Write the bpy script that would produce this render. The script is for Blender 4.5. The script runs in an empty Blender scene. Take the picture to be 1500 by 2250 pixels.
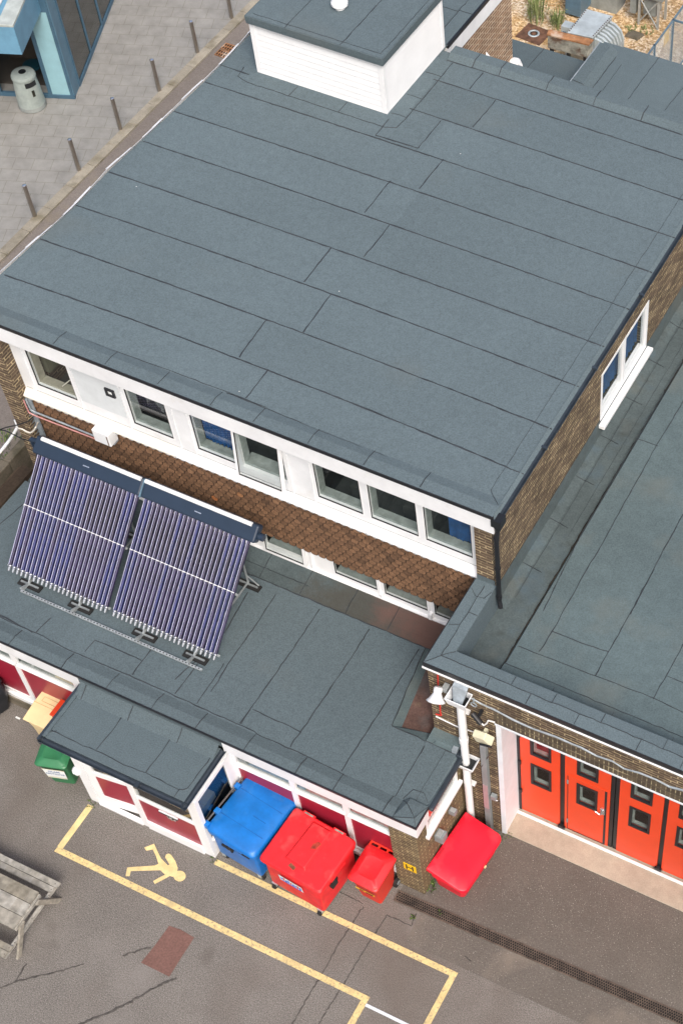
import bpy, math, random
from mathutils import Vector, Matrix
random.seed(7)
R = math.radians
SC = bpy.context.scene
COL = SC.collection

# ------------------------------------------------------------------ camera
M3 = ((0.90486378, 0.42541338, 0.01565233), (0.34715334, -0.71612399, -0.60551713), (-0.24638608, 0.55334428, -0.79567833))
# rows above: image right, image down, viewing direction in world axes (x along the facade, y into depth, z up)
CAMP = Vector((7.5958, -10.0581, 28.0)); FPX = 3508.456; CXP = 1291.045; CYP = 1125.0
cam_d = bpy.data.cameras.new('camera'); cam = bpy.data.objects.new('camera', cam_d); COL.objects.link(cam)
Rm = Matrix((M3[0], tuple(-v for v in M3[1]), tuple(-v for v in M3[2]))).transposed()
cam.matrix_world = Matrix.Translation(CAMP) @ Rm.to_4x4()
cam_d.sensor_fit = 'VERTICAL'; cam_d.sensor_height = 24.0; cam_d.lens = FPX / 2250 * 24.0
cam_d.shift_x = -(CXP - 750) / 2250; cam_d.shift_y = 0.0
cam_d.clip_start = 0.5; cam_d.clip_end = 1000
SC.camera = cam

def P(px, py, x=None, y=None, z=None):
    """where the sight line through a photo point meets the plane x=, y= or z= (metres)"""
    a = (px - CXP) / FPX; b = (py - CYP) / FPX
    d = Vector([M3[0][i] * a + M3[1][i] * b + M3[2][i] for i in range(3)])
    if z is not None: t = (z - CAMP.z) / d.z
    elif x is not None: t = (x - CAMP.x) / d.x
    else: t = (y - CAMP.y) / d.y
    return CAMP + t * d

# ------------------------------------------------------------------ light
SUN_EL, SUN_AZ = 49, 138      # azimuth measured clockwise from +y
w = bpy.data.worlds.new("World"); SC.world = w; w.use_nodes = True
nt = w.node_tree; sky = nt.nodes.new('ShaderNodeTexSky'); sky.sky_type = 'NISHITA'; sky.sun_disc = False
sky.sun_elevation = R(SUN_EL); sky.sun_rotation = R(SUN_AZ); sky.dust_density = 6.0; sky.ozone_density = 0.6; sky.air_density = 1.0
bg = nt.nodes['Background']; bg.inputs[1].default_value = 0.15
nt.links.new(sky.outputs[0], bg.inputs[0])
sd = bpy.data.lights.new('sun', 'SUN'); sd.energy = 1.7; sd.angle = R(18); sd.color = (1.0, 0.99, 0.97)
so = bpy.data.objects.new('sun', sd); COL.objects.link(so)
sdir = Vector((math.sin(R(SUN_AZ)) * math.cos(R(SUN_EL)), math.cos(R(SUN_AZ)) * math.cos(R(SUN_EL)), math.sin(R(SUN_EL))))
so.rotation_euler = sdir.to_track_quat('Z', 'Y').to_euler(); so.location = (0, 0, 40)
vs = SC.view_settings; vs.view_transform = 'Standard'; vs.look = 'None'; vs.exposure = 0.35; vs.gamma = 1.0

# ------------------------------------------------------------------ materials
def newmat(name):
    m = bpy.data.materials.new(name); m.use_nodes = True
    n = m.node_tree.nodes; l = m.node_tree.links; b = n['Principled BSDF']
    return m, n, l, b
def plain(name, col, rough=.6, metal=0, noise=.08, scale=3.0, coat=0, bump=0, spec=.5, grime=None):
    """paint, plastic or metal with slight procedural unevenness"""
    m, n, l, b = newmat(name)
    b.inputs['Roughness'].default_value = rough; b.inputs['Metallic'].default_value = metal
    b.inputs['Coat Weight'].default_value = coat; b.inputs['Specular IOR Level'].default_value = spec
    tc = n.new('ShaderNodeTexCoord'); nz = n.new('ShaderNodeTexNoise'); nz.inputs['Scale'].default_value = scale
    nz.inputs['Detail'].default_value = 6; nz.inputs['Roughness'].default_value = .65
    l.new(tc.outputs['Object'], nz.inputs['Vector'])
    mx = n.new('ShaderNodeMix'); mx.data_type = 'RGBA'
    lo = [max(0, c * (1 - noise * 2.2)) for c in col]; hi = [min(1, c * (1 + noise)) for c in col]
    mx.inputs[6].default_value = (*lo, 1); mx.inputs[7].default_value = (*hi, 1)
    cr = n.new('ShaderNodeMapRange'); cr.inputs[1].default_value = .3; cr.inputs[2].default_value = .65
    l.new(nz.outputs[0], cr.inputs[0]); l.new(cr.outputs[0], mx.inputs[0])
    out = mx.outputs[2]
    if grime:
        g = n.new('ShaderNodeTexNoise'); g.inputs['Scale'].default_value = grime[1]; g.inputs['Detail'].default_value = 8
        l.new(tc.outputs['Object'], g.inputs['Vector'])
        gr = n.new('ShaderNodeMapRange'); gr.inputs[1].default_value = grime[2]; gr.inputs[2].default_value = grime[2] + .12; gr.inputs[4].default_value = grime[3]
        l.new(g.outputs[0], gr.inputs[0])
        m2 = n.new('ShaderNodeMix'); m2.data_type = 'RGBA'; l.new(out, m2.inputs[6]); m2.inputs[7].default_value = (*grime[0], 1)
        l.new(gr.outputs[0], m2.inputs[0]); out = m2.outputs[2]
    l.new(out, b.inputs['Base Color'])
    if bump:
        bp = n.new('ShaderNodeBump'); bp.inputs['Strength'].default_value = bump; bp.inputs['Distance'].default_value = .01
        l.new(nz.outputs[0], bp.inputs['Height']); l.new(bp.outputs[0], b.inputs['Normal'])
    return m
def grainy(name, col, fine=55, finec=.25, blotch=.5, blotchc=.12, rough=.92, tonec=.25, speck=None, stain=None, mid=6, midc=.1):
    """felt, tarmac, concrete: fine grain, mid mottling and broad patches; 'tone' face attribute shifts the lightness"""
    m, n, l, b = newmat(name); b.inputs['Roughness'].default_value = rough; b.inputs['Specular IOR Level'].default_value = .25
    tc = n.new('ShaderNodeTexCoord'); geo = n.new('ShaderNodeNewGeometry')
    def nz(sc, det=3):
        k = n.new('ShaderNodeTexNoise'); k.inputs['Scale'].default_value = sc; k.inputs['Detail'].default_value = det
        l.new(geo.outputs['Position'], k.inputs['Vector']); return k
    def rng(src, a, c):
        k = n.new('ShaderNodeMapRange'); k.inputs[1].default_value = .25; k.inputs[2].default_value = .75
        k.inputs[3].default_value = a; k.inputs[4].default_value = c; l.new(src, k.inputs[0]); return k.outputs[0]
    def mul(a, c):
        k = n.new('ShaderNodeMath'); k.operation = 'MULTIPLY'; l.new(a, k.inputs[0]); l.new(c, k.inputs[1]); return k.outputs[0]
    f = nz(fine, 2); v = mul(rng(f.outputs[0], 1 - finec, 1 + finec), rng(nz(blotch, 5).outputs[0], 1 - blotchc, 1 + blotchc))
    v = mul(v, rng(nz(mid, 4).outputs[0], 1 - midc, 1 + midc))
    at = n.new('ShaderNodeAttribute'); at.attribute_name = 'tone'
    tr = n.new('ShaderNodeMapRange'); tr.inputs[3].default_value = 1 - tonec; tr.inputs[4].default_value = 1 + tonec; l.new(at.outputs['Fac'], tr.inputs[0])
    v = mul(v, tr.outputs[0])
    vm = n.new('ShaderNodeVectorMath'); vm.operation = 'SCALE'; vm.inputs[0].default_value = col; l.new(v, vm.inputs['Scale'])
    out = vm.outputs[0]
    if speck:      # (colour, scale, threshold)
        k = nz(speck[1], 0); r = n.new('ShaderNodeMapRange'); r.inputs[1].default_value = speck[2]; r.inputs[2].default_value = speck[2] + .03
        l.new(k.outputs[0], r.inputs[0]); mx = n.new('ShaderNodeMix'); mx.data_type = 'RGBA'; l.new(r.outputs[0], mx.inputs[0])
        l.new(out, mx.inputs[6]); mx.inputs[7].default_value = (*speck[0], 1); out = mx.outputs[2]
    if stain:      # list of (colour, scale, threshold, strength)
        for c, s, t, a in stain:
            k = nz(s, 6); r = n.new('ShaderNodeMapRange'); r.inputs[1].default_value = t; r.inputs[2].default_value = t + .15; r.inputs[4].default_value = a
            l.new(k.outputs[0], r.inputs[0]); mx = n.new('ShaderNodeMix'); mx.data_type = 'RGBA'; l.new(r.outputs[0], mx.inputs[0])
            l.new(out, mx.inputs[6]); mx.inputs[7].default_value = (*c, 1); out = mx.outputs[2]
    l.new(out, b.inputs['Base Color'])
    bp = n.new('ShaderNodeBump'); bp.inputs['Strength'].default_value = .35; bp.inputs['Distance'].default_value = .01
    l.new(f.outputs[0], bp.inputs['Height']); l.new(bp.outputs[0], b.inputs['Normal'])
    return m
def bricky(name, c1, c2, mortar, bw=.225, bh=.075, ms=.012, rot=0, off=.5, rough=.85, bump=.5, blotch=.25, tintc=None, mortvar=None):
    m, n, l, b = newmat(name); b.inputs['Roughness'].default_value = rough; b.inputs['Specular IOR Level'].default_value = .3
    uv = n.new('ShaderNodeUVMap'); mp = n.new('ShaderNodeMapping'); mp.inputs['Rotation'].default_value = (0, 0, rot); l.new(uv.outputs[0], mp.inputs[0])
    wn = n.new('ShaderNodeTexNoise'); wn.inputs['Scale'].default_value = 5; l.new(mp.outputs[0], wn.inputs[0])
    ad = n.new('ShaderNodeVectorMath'); ad.operation = 'MULTIPLY_ADD'; ad.inputs[1].default_value = (.012, .012, 0)
    l.new(wn.outputs['Color'], ad.inputs[0]); l.new(mp.outputs[0], ad.inputs[2])
    br = n.new('ShaderNodeTexBrick'); br.offset = off; br.inputs['Scale'].default_value = 1; br.inputs['Brick Width'].default_value = bw
    br.inputs['Row Height'].default_value = bh; br.inputs['Mortar Size'].default_value = ms / 2; br.inputs['Mortar Smooth'].default_value = .2
    br.inputs['Bias'].default_value = 0; br.inputs['Color1'].default_value = (*c1, 1); br.inputs['Color2'].default_value = (*c2, 1)
    br.inputs['Mortar'].default_value = (*mortar, 1); l.new(ad.outputs[0], br.inputs['Vector'])
    geo = n.new('ShaderNodeNewGeometry'); nz = n.new('ShaderNodeTexNoise'); nz.inputs['Scale'].default_value = 2.2; nz.inputs['Detail'].default_value = 8
    nz.inputs['Roughness'].default_value = .7; l.new(geo.outputs['Position'], nz.inputs[0])
    r = n.new('ShaderNodeMapRange'); r.inputs[1].default_value = .3; r.inputs[2].default_value = .7; r.inputs[3].default_value = 1 - blotch * 1.5; r.inputs[4].default_value = 1 + blotch
    l.new(nz.outputs[0], r.inputs[0])
    if mortvar:   # mortar flips between pale and dark in patches
        n2 = n.new('ShaderNodeTexNoise'); n2.inputs['Scale'].default_value = 1; n2.inputs['Detail'].default_value = 3; m3 = n.new('ShaderNodeMapping'); m3.inputs['Scale'].default_value = (2.6, 13.3, 1); l.new(mp.outputs[0], m3.inputs[0]); l.new(m3.outputs[0], n2.inputs[0])
        r2 = n.new('ShaderNodeMapRange'); r2.inputs[1].default_value = .47; r2.inputs[2].default_value = .6; l.new(n2.outputs[0], r2.inputs[0])
        mx = n.new('ShaderNodeMix'); mx.data_type = 'RGBA'; l.new(r2.outputs[0], mx.inputs[0]); mx.inputs[6].default_value = (*mortvar, 1); mx.inputs[7].default_value = (*mortar, 1)
        l.new(mx.outputs[2], br.inputs['Mortar'])
    vm = n.new('ShaderNodeVectorMath'); vm.operation = 'SCALE'; l.new(br.outputs['Color'], vm.inputs[0]); l.new(r.outputs[0], vm.inputs['Scale'])
    l.new(vm.outputs[0], b.inputs['Base Color'])
    bp = n.new('ShaderNodeBump'); bp.inputs['Strength'].default_value = bump; bp.inputs['Distance'].default_value = .006; bp.invert = True
    l.new(br.outputs['Fac'], bp.inputs['Height']); l.new(bp.outputs[0], b.inputs['Normal'])
    return m
def glassy(name, tint=(.90, .93, .92), refl=.10):
    m, n, l, b = newmat(name); n.remove(b); o = n['Material Output']
    t = n.new('ShaderNodeBsdfTransparent'); t.inputs[0].default_value = (*tint, 1); g = n.new('ShaderNodeBsdfGlossy'); g.inputs['Roughness'].default_value = .02
    gm = n.new('ShaderNodeNewGeometry'); dt = n.new('ShaderNodeVectorMath'); dt.operation = 'DOT_PRODUCT'; l.new(gm.outputs['Normal'], dt.inputs[0]); l.new(gm.outputs['Incoming'], dt.inputs[1])
    ab = n.new('ShaderNodeMath'); ab.operation = 'ABSOLUTE'; l.new(dt.outputs['Value'], ab.inputs[0]); iv = n.new('ShaderNodeMath'); iv.operation = 'SUBTRACT'; iv.inputs[0].default_value = 1; l.new(ab.outputs[0], iv.inputs[1])
    pw = n.new('ShaderNodeMath'); pw.operation = 'POWER'; pw.inputs[1].default_value = 4; l.new(iv.outputs[0], pw.inputs[0]); mp = n.new('ShaderNodeMapRange'); mp.inputs[3].default_value = refl * .6; mp.inputs[4].default_value = 1.0
    l.new(pw.outputs[0], mp.inputs[0]); mx = n.new('ShaderNodeMixShader'); l.new(mp.outputs[0], mx.inputs[0]); l.new(t.outputs[0], mx.inputs[1]); l.new(g.outputs[0], mx.inputs[2])
    l.new(mx.outputs[0], o.inputs[0]); return m
def tonal(name, cols, rough=.85, nz=14, spec=.3):
    """each face's 'tone' picks from a ramp (roof tiles, planks)"""
    m, n, l, b = newmat(name); b.inputs['Roughness'].default_value = rough; b.inputs['Specular IOR Level'].default_value = spec
    at = n.new('ShaderNodeAttribute'); at.attribute_name = 'tone'; rp = n.new('ShaderNodeValToRGB'); l.new(at.outputs['Fac'], rp.inputs[0])
    e = rp.color_ramp.elements; e[0].color = (*cols[0][1], 1); e[0].position = cols[0][0]; e[1].color = (*cols[-1][1], 1); e[1].position = cols[-1][0]
    for p, c in cols[1:-1]: k = e.new(p); k.color = (*c, 1)
    geo = n.new('ShaderNodeNewGeometry'); z = n.new('ShaderNodeTexNoise'); z.inputs['Scale'].default_value = nz; z.inputs['Detail'].default_value = 6; l.new(geo.outputs['Position'], z.inputs[0])
    r = n.new('ShaderNodeMapRange'); r.inputs[1].default_value = .3; r.inputs[2].default_value = .7; r.inputs[3].default_value = .65; r.inputs[4].default_value = 1.3; l.new(z.outputs[0], r.inputs[0])
    vm = n.new('ShaderNodeVectorMath'); vm.operation = 'SCALE'; l.new(rp.outputs[0], vm.inputs[0]); l.new(r.outputs[0], vm.inputs['Scale']); l.new(vm.outputs[0], b.inputs['Base Color'])
    return m

FELT = grainy('roof_felt', (.102, .135, .150), fine=42, finec=.22, blotch=.35, blotchc=.07, tonec=.22, midc=.05,
              stain=[((.12, .135, .13), .5, .60, .35)])
FELTOLD = grainy('weathered_roof_felt', (.092, .126, .134), fine=42, finec=.2, blotch=.6, blotchc=.12, tonec=.22, midc=.08,
              stain=[((.14, .15, .135), .9, .54, .4), ((.06, .085, .095), 1.7, .6, .4)])
SILT = grainy('red_brown_silt', (.118, .070, .058), fine=30, finec=.25, blotch=1.3, blotchc=.3, tonec=.2, midc=.2, stain=[((.085, .098, .10), 1.6, .50, .75), ((.21, .155, .10), 2.6, .60, .6), ((.035, .03, .03), 2.2, .64, .7)])
def dirty(m):
    n = m.node_tree.nodes; l = m.node_tree.links; b = n['Principled BSDF']; src = b.inputs['Base Color'].links[0].from_socket
    geo = n.new('ShaderNodeNewGeometry'); sx = n.new('ShaderNodeSeparateXYZ'); l.new(geo.outputs['Position'], sx.inputs[0])
    nz = n.new('ShaderNodeTexNoise'); nz.inputs['Scale'].default_value = 1.6; nz.inputs['Detail'].default_value = 9; nz.inputs['Roughness'].default_value = .7; l.new(geo.outputs['Position'], nz.inputs[0])
    ad = n.new('ShaderNodeMath'); ad.operation = 'MULTIPLY_ADD'; ad.inputs[1].default_value = 4.0; l.new(nz.outputs[0], ad.inputs[0]); l.new(sx.outputs[0], ad.inputs[2])
    out = src
    for lo, hi, c, a in ((-2.7, -1.4, (.055, .050, .040), .75), (-1.1, .5, (.125, .066, .054), .72)):
        r = n.new('ShaderNodeMapRange'); r.interpolation_type = 'SMOOTHSTEP'; r.inputs[1].default_value = lo; r.inputs[2].default_value = hi; r.inputs[4].default_value = a; l.new(ad.outputs[0], r.inputs[0])
        mx = n.new('ShaderNodeMix'); mx.data_type = 'RGBA'; l.new(r.outputs[0], mx.inputs[0]); l.new(out, mx.inputs[6]); mx.inputs[7].default_value = (*c, 1); out = mx.outputs[2]
    l.new(out, b.inputs['Base Color']); return m
FELTDIRT = dirty(grainy('felt_gutter_with_red_brown_silt', (.075, .098, .103), fine=30, finec=.2, blotch=.8, blotchc=.15, tonec=.2, midc=.15))
CHAN = grainy('felt_channel_with_pond_marks', (.078, .10, .103), fine=30, finec=.16, blotch=.9, blotchc=.16, tonec=.2, midc=.12,
              stain=[((.12, .12, .10), 1.1, .55, .4), ((.08, .12, .15), 1.6, .55, .5), ((.045, .05, .045), 2.4, .62, .6)])
BITUMEN = plain('bitumen_seam', (.030, .036, .042), .6, noise=.2)
GROOVE = plain('dirty_joint', (.03, .024, .018), .9, noise=.3, scale=8)
BLACK = plain('black_trim', (.012, .013, .016), .45, noise=.2)
GUTBLK = plain('black_gutter_plastic', (.03, .04, .052), .35, noise=.15, coat=.2)
WHITE = plain('white_upvc', (.80, .81, .82), .4, noise=.03, scale=1.5)
WHITEW = plain('weathered_white_board', (.74, .76, .78), .5, noise=.05, scale=1.6, grime=((.55, .54, .50), 2.3, .60, .35))
CREAMW = plain('cream_sill_board', (.72, .68, .60), .6, noise=.05, scale=2)
BOARD = plain('grey_green_window_board', (.27, .31, .30), .6, noise=.15, scale=7); BOARDC = plain('cream_window_board', (.34, .33, .27), .6, noise=.12, scale=6)
ROOMW = plain('room_wall_paint', (.10, .105, .07), .8)
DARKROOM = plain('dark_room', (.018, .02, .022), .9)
FLOORR = plain('room_floor', (.05, .055, .05), .8, noise=.2)
GLASS = glassy('window_glass'); GLASSD = glassy('dark_window_glass', (.35, .4, .4), .2)
BLUECUR = plain('blue_curtain', (.004, .062, .20), .8, noise=.2, scale=6)
NETCUR = plain('grey_net_curtain', (.11, .12, .12), .8, noise=.2, scale=9)
BRICK = bricky('brown_brick', (.130, .090, .060), (.068, .048, .035), (.46, .37, .22), mortvar=(.17, .13, .085), ms=.024)
BRICKG = bricky('brown_brick_banded_mortar', (.135, .098, .058), (.085, .06, .04), (.42, .35, .19), mortvar=(.25, .20, .11), ms=.024)
BRICKO = bricky('orange_brown_brick', (.30, .17, .10), (.17, .10, .065), (.60, .50, .38), ms=.03, mortvar=(.40, .31, .22), blotch=.12)
SOLDIER = bricky('soldier_brick_course', (.11, .085, .055), (.07, .055, .04), (.42, .36, .22), bw=.086, bh=.36, ms=.02, off=0, mortvar=(.12, .1, .07))
TARMAC = grainy('worn_tarmac', (.160, .147, .133), fine=48, finec=.5, blotch=.22, blotchc=.16, midc=.10, mid=1.3, speck=((.33, .31, .29), 75, .70),
              stain=[((.115, .093, .078), .30, .50, .6), ((.235, .215, .20), .7, .58, .5), ((.085, .072, .062), .9, .63, .7), ((.25, .20, .14), 1.3, .70, .5)])
TARMAC2 = grainy('smooth_dark_tarmac', (.122, .109, .095), fine=42, finec=.25, blotch=.3, blotchc=.16, midc=.08, mid=1.6, speck=((.36, .34, .31), 60, .76),
              stain=[((.25, .21, .17), .7, .60, .5)])
PATCHM = grainy('red_brown_patch', (.165, .09, .075), fine=30, finec=.18, blotch=1, blotchc=.08)
PATHM = grainy('brown_path_tarmac', (.185, .162, .145), fine=30, finec=.22, blotch=.5, blotchc=.15, stain=[((.26, .22, .15), 1.3, .55, .5)])
CONC = grainy('apron_concrete', (.385, .335, .265), fine=40, finec=.1, blotch=.8, blotchc=.12, stain=[((.34, .28, .22), 1.2, .6, .5)])
KERBM = grainy('kerb_concrete', (.32, .29, .235), fine=40, finec=.15, blotch=.9, blotchc=.2, stain=[((.14, .12, .07), 2, .52, .6)])
def paving_mat():
    m = bricky('grey_paving_slabs', (.276, .270, .254), (.262, .257, .243), (.20, .19, .165), bw=.50, bh=.45, ms=.016, rot=R(-22.2), off=.5, bump=.15, blotch=.14)
    return m
PAVE = paving_mat()
YELLOW = grainy('worn_yellow_paint', (.66, .51, .24), fine=30, finec=.12, blotch=2, blotchc=.1, rough=.8, stain=[((.24, .20, .15), 22, .53, .8), ((.42, .34, .19), 4, .52, .6)])
YELLOW2 = grainy('yellow_paint', (.68, .53, .26), fine=30, finec=.08, blotch=3, blotchc=.12, rough=.8, stain=[((.40, .31, .17), 9, .62, .7)])
WHITEP = grainy('white_road_paint', (.62, .66, .70), fine=30, finec=.08, rough=.8)
CRACK = plain('tarred_crack', (.075, .067, .06), .8, noise=.3, scale=10)
DRAINM = plain('rusty_cast_grating', (.10, .075, .058), .7, noise=.3, scale=6, bump=.3)
PIT = plain('black_pit', (.006, .006, .006), .9)
REDDOOR = plain('orange_red_door_paint', (.72, .058, .013), .45, noise=.04, scale=1.2)
MAROON = plain('maroon_panel', (.29, .015, .035), .35, noise=.06)
REDP = plain('red_bin_plastic', (.74, .018, .024), .46, noise=.09, scale=5, grime=((.62, .10, .09), 3.5, .56, .45))
REDO = plain('orange_red_bin_plastic', (.72, .03, .012), .42, noise=.05)
REDF = plain('red_grit_bin_plastic', (.80, .008, .03), .42, noise=.07, scale=3, grime=((.78, .05, .07), 2.2, .55, .6))
REDFD = plain('red_bin_socket', (.50, .004, .02), .5)
BLUEP = plain('blue_bin_plastic', (.005, .15, .50), .42, noise=.09, scale=4, grime=((.06, .22, .50), 3.0, .58, .45))
GREENP = plain('green_bin_plastic', (.03, .17, .07), .45, noise=.06)
CREAMP = plain('cream_grit_bin_plastic', (.78, .60, .33), .5, noise=.06)
BLACKP = plain('black_bin_plastic', (.012, .015, .02), .5, noise=.2)
RUBBER = plain('black_rubber', (.012, .012, .012), .7)
GALV = plain('galvanised_steel', (.50, .54, .55), .4, metal=.5, noise=.12, scale=8)
DGALV = plain('dull_galvanised_steel', (.30, .33, .34), .5, metal=.4, noise=.15, scale=8)
STEEL = plain('stainless_steel', (.38, .35, .32), .3, metal=.9, noise=.1)
TANK = plain('pale_galvanised_plate', (.48, .54, .56), .5, metal=.25, noise=.12, scale=2, grime=((.20, .10, .06), 2.0, .68, .8))
RUST = plain('rusty_lid', (.36, .17, .075), .8, noise=.25, scale=4, grime=((.55, .45, .36), 3.2, .52, .8))
RUSTD = plain('rust_streaked_box', (.30, .30, .26), .8, noise=.3, scale=5, grime=((.09, .04, .02), 3.5, .5, .9))
RUSTP = plain('rusted_plate', (.15, .075, .045), .9, noise=.3, scale=5)
BLUEG = plain('blue_grey_equipment_paint', (.10, .175, .24), .5, noise=.12, scale=3, grime=((.22, .18, .15), 4, .66, .6))
GREYEQ = plain('grey_equipment_paint', (.25, .27, .26), .6, noise=.15, scale=3)
NAVY = plain('navy_powder_coat', (.016, .030, .055), .4, noise=.05)
TUBEM = plain('evacuated_glass_tube', (.026, .020, .068), .13, metal=.1, noise=.35, scale=1.3, coat=1)
TUBEB = plain('blue_glass_tube', (.012, .016, .088), .13, metal=.1, noise=.3, scale=1.1, coat=1)
TUBEGLINT = plain('pale_lilac_highlight', (.54, .54, .72), .35, metal=.1, noise=.1)
CHROME = plain('chrome_cap', (.7, .72, .75), .25, metal=.9, noise=.05)
GLBLUE = plain('pale_blue_panel', (.27, .47, .53), .5, noise=.04)
GLBLUE2 = plain('sky_blue_cladding', (.13, .29, .42), .5, noise=.06)
GLNAVY = plain('steel_blue_frame', (.055, .12, .18), .5, noise=.08)
WROOF = grainy('white_roof_sheet', (.78, .78, .76), fine=20, finec=.04, stain=[((.5, .36, .22), 1.4, .64, .6)])
LITTER = plain('pale_green_grey_litter_bin', (.31, .355, .335), .6, noise=.08, scale=5)
WOOD = tonal('weathered_bench_wood', [(0, (.17, .15, .11)), (.5, (.27, .25, .21)), (1, (.38, .37, .34))], nz=9)
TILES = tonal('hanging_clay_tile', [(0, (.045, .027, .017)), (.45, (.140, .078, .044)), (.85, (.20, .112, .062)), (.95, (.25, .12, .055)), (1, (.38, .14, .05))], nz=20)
LEAD = plain('lead_flashing', (.33, .38, .42), .55, metal=.2, noise=.15, scale=6)
GRAVEL = None
def gravel_mat():
    m, n, l, b = newmat('buff_gravel'); b.inputs['Roughness'].default_value = .9
    geo = n.new('ShaderNodeNewGeometry'); v = n.new('ShaderNodeTexVoronoi'); v.inputs['Scale'].default_value = 17; l.new(geo.outputs['Position'], v.inputs['Vector'])
    rp = n.new('ShaderNodeValToRGB'); e = rp.color_ramp.elements; e[0].color = (.28, .19, .10, 1); e[1].color = (.72, .66, .58, 1)
    for p, c in ((.3, (.42, .32, .20)), (.55, (.52, .42, .29)), (.8, (.66, .57, .46))): k = e.new(p); k.color = (*c, 1)
    sp = n.new('ShaderNodeSeparateColor'); l.new(v.outputs['Color'], sp.inputs[0]); l.new(sp.outputs[0], rp.inputs[0])
    z = n.new('ShaderNodeTexNoise'); z.inputs['Scale'].default_value = .9; z.inputs['Detail'].default_value = 6; l.new(geo.outputs['Position'], z.inputs[0])
    r = n.new('ShaderNodeMapRange'); r.inputs[1].default_value = .35; r.inputs[2].default_value = .65; l.new(z.outputs[0], r.inputs[0])
    mx = n.new('ShaderNodeMix'); mx.data_type = 'RGBA'; mx.blend_type = 'MULTIPLY'; mx.inputs[0].default_value = 1; l.new(rp.outputs[0], mx.inputs[6])
    m2 = n.new('ShaderNodeMix'); m2.data_type = 'RGBA'; m2.inputs[6].default_value = (1.1, .85, .5, 1); m2.inputs[7].default_value = (1.05, 1.02, .98, 1); l.new(r.outputs[0], m2.inputs[0])
    l.new(m2.outputs[2], mx.inputs[7]); l.new(mx.outputs[2], b.inputs['Base Color'])
    bp = n.new('ShaderNodeBump'); bp.inputs['Strength'].default_value = 1; bp.inputs['Distance'].default_value = .03; l.new(v.outputs['Distance'], bp.inputs['Height']); bp.invert = True
    l.new(bp.outputs[0], b.inputs['Normal']); return m
GRAVEL = gravel_mat()
LEAF = tonal('leaf', [(0, (.04, .075, .02)), (.5, (.085, .14, .035)), (1, (.20, .24, .08))], nz=10)
LEAFP = tonal('pale_leaf', [(0, (.11, .15, .05)), (.5, (.20, .25, .09)), (1, (.34, .36, .18))], nz=10)
SIGNY = plain('yellow_sign', (.80, .50, .01), .5); TXTBLK = plain('black_lettering', (.02, .018, .012), .6)
LABELW = plain('white_label', (.72, .75, .74), .6); LABELT = plain('faded_blue_print', (.20, .26, .40), .7); LABELR = plain('red_print', (.55, .05, .06), .7); LABELB = plain('blue_print', (.06, .14, .5), .7)
LABELC = plain('cream_label_edge', (.62, .60, .38), .6)
REDCABLE = plain('red_cable', (.62, .03, .02), .5); BEIGE = plain('yellowed_beige_plastic', (.62, .60, .44), .5, noise=.08)
GREYPL = plain('grey_plastic_box', (.22, .24, .25), .5, noise=.08); PINKPIPE = plain('faded_pink_pipe', (.52, .25, .24), .5)
MOSSY = grainy('mossy_concrete', (.15, .13, .10), fine=25, finec=.2, blotch=1.2, blotchc=.25, stain=[((.06, .055, .035), 2.0, .5, .7)])
SOIL = grainy('brown_soil', (.13, .09, .075), fine=20, finec=.35, blotch=1.5, blotchc=.2)
TIMBER = grainy('dark_timber', (.045, .032, .022), fine=20, finec=.3, blotch=2, blotchc=.3)

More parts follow.
